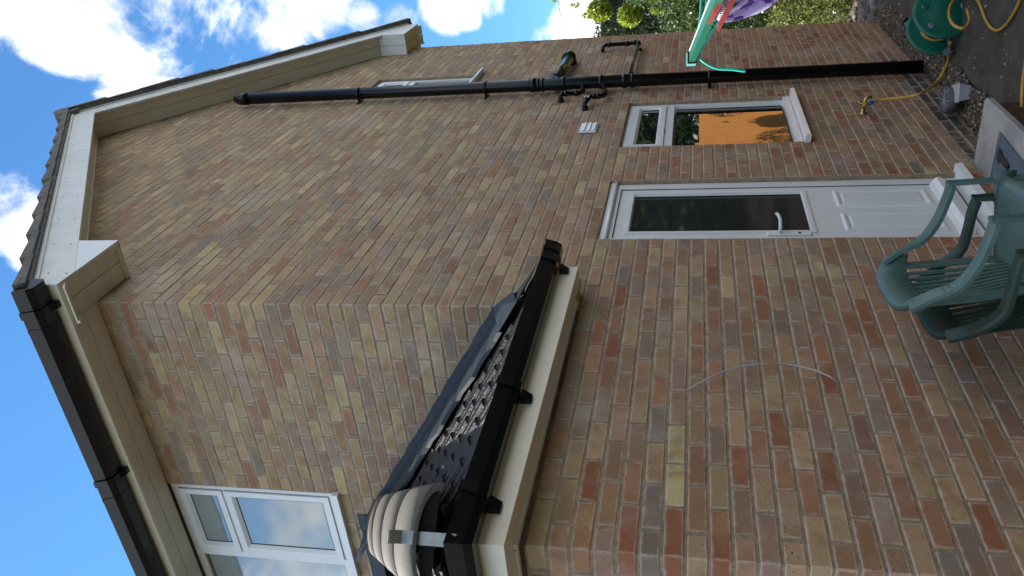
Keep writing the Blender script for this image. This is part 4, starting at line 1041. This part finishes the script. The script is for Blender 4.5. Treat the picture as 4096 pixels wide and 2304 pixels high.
# clipped hedge
hz_ = leafcloud('hedge', [(11.6 + k * .35, 1.0 + .55 * math.sin(k), 1.35, .6, .7, 1.22) for k in range(6)], 15000, .03, [(.05, .10, .015), (.07, .13, .02), (.03, .06, .012)]); tag(hz_, 'low mossy green hedge running along below the dark shed', 'hedge')
c = G(2770, 40, 9.0)
tree('glossy ivy covered shrub right behind the turquoise airer lines', 'shrub', 'ivy_shrub', (9.3, c.y - .2, .08), [(9.2, c.y + .1, 2.0, .55, .45, .55), (9.2, c.y, 1.4, .6, .55, .8), (9.1, c.y - .5, 2.4, .7, .5, .8)], 12000, 0.03, [(.06, .12, .02), (.10, .17, .03), (.24, .30, .12), (.02, .045, .012)], trunk=.05)
c = G(3000, 60, 8.4)
tree('dark leafy shrub in the gap between ivy and variegated bush', 'shrub', 'dark_shrub', (8.6, c.y, .08), [(8.6, c.y, 1.1, .5, .5, .65), (8.6, c.y - .4, 1.0, .5, .4, .7)], 5500, .03, DG + [(.03, .07, .015)], trunk=.04)
c = G(3200, 30, 7.9)
tree('cream variegated bush glowing in sunlight above the rockery', 'shrub', 'variegated_bush', (8.0, c.y, .08), [(8.0, c.y + .05, .62, .42, .42, .42), (7.95, c.y - .1, .36, .5, .5, .30), (8.1, c.y + .2, .8, .3, .3, .3)], 11000, .019, VG, trunk=.035)
# neighbour's dark timber building
sp = G(2590, 70, 19.0)
SH = empty('neighbour_shed', (19.4, sp.y, .08), 'dark blue grey timber building with a white window beyond the hedge', 'shed')
b = MB(); b.box(19.05, 23, -4.0, 3.3, .08, 4.3); bd = b.build('wall', 'shed', SH)
for k in range(24):
    y0 = -3.9 + k * .3
    q = MB(); q.box(19.01, 19.0499, y0, y0 + .27, .1, 4.28); q.build('board', 'shed', bd)
wq = G(2590, 30, 18.98)
b = MB(); frame_rect(b, wq.y - .55, wq.y + .2, wq.z - .35, wq.z + .45, .05, 18.96, 19.0, lambda u, y, z: (y, u, z)); b.build('window_frame', 'upvc', SH)
bx('window_pane', 'glassb', SH, 18.985, 19.0, wq.y - .5, wq.y + .15, wq.z - .3, wq.z + .4)
pq = G(2548, 60, 18.93); bx('downpipe', 'upvc', SH, 18.9, 18.955, pq.y - .03, pq.y + .03, .3, pq.z + .1)
bx('shed_roof', 'shed', SH, 18.8, 23.3, -4.3, 3.6, 4.301, 4.42)
# overhead telephone wire
wa_, wb_ = G(2205, -150, 30), G(2262, 175, 30)
b = MB(); b.tube([wa_, wb_, wb_ + (wb_ - wa_) * .3], .012, 6); tw2 = b.build('telephone_wire', 'dark'); tag(tw2, 'thin dark overhead telephone wire crossing the sky by the tree', 'wire')
tw2_p = MB(); tw2_p.tube([wb_ + (wb_ - wa_) * .3 - Vector((0, 0, 12)), wb_ + (wb_ - wa_) * .3], .1, 8); tw2_p.build('pole', 'bark', tw2)

# orange fence and trees across the garden, seen as reflections in the panes
F = empty('board_fence', (10.2, -2.3, .08), 'orange stained close boarded fence reflected in the kitchen window', 'fence')
for k in range(44):
    x0 = 7.55 + k * .125
    q = MB(); q.cbox(x0, x0 + .121, -2.31 - .004 * (k % 2), -2.29, .12, 1.93 + random.uniform(-.004, .004), c=.003); q.build('board', 'wood', F)
for k in range(4):
    x0 = 7.5 + k * 1.83; bx('post', 'wood', F, x0, x0 + .09, -2.42, -2.325, .08, 2.0)
bx('rail', 'wood', F, 7.55, 13.0, -2.36, -2.325, .5, .58); bx('rail', 'wood', F, 7.55, 13.0, -2.36, -2.325, 1.5, 1.58)
for k, (x, y, h, s_) in enumerate([(8.6, -4.4, 3.5, 1.6), (11.2, -4.9, 4.0, 1.9), (14.0, -4.6, 4.2, 2.0), (5.6, -5.4, 2.5, 1.4)]):
    tree(['bushy tree right behind the left end of the orange fence', 'taller tree behind the middle of the orange fence', 'tree behind the far end of the orange fence', 'rounded garden tree standing before the fence begins'][k], 'tree', 'garden_tree', (x, y, .08),
         [(x, y, h, s_, s_ * .8, s_ * .9), (x + .4, y + .2, h - 1.2, s_ * .9, s_ * .8, s_ * .8), (x - .5, y - .3, h - 2.0, s_, s_ * .8, s_ * .7)], 12000, .085, DG + [(.07, .12, .03), (.14, .17, .05)], 'trees behind the orange fence', fill=1500)
# unseen hedge, added to block low sky and darken the lower wall
BH = empty('sky_screen_hedge', (-1, -8.4, .08), 'tall unseen hedge added opposite the gable wall to shade its lower part', 'hedge')
b = MB(); b.box(-12, 7.5, -9.2, -8.0, .08, 4.3); b.build('screen_core', mat('hedge_core', (.018, .028, .012), .95), BH)
leafcloud('foliage', [(-11.5 + k * 1.35, -8.4, 2.2 + .3 * math.sin(k * 2.1), 1.1, .9, 2.4) for k in range(15)], 16000, .075, [(.035, .07, .018), (.05, .095, .022), (.02, .045, .012), (.08, .12, .03)], BH)
# low spill of a bush hanging over the fence top
leafcloud('fence_climber', [(10.9, -2.2, 1.55, .35, .1, .3), (8.0, -2.25, 1.9, .3, .12, .25)], 260, .05, DG, F)
S.cycles.max_bounces = 8
S.cycles.diffuse_bounces = 4
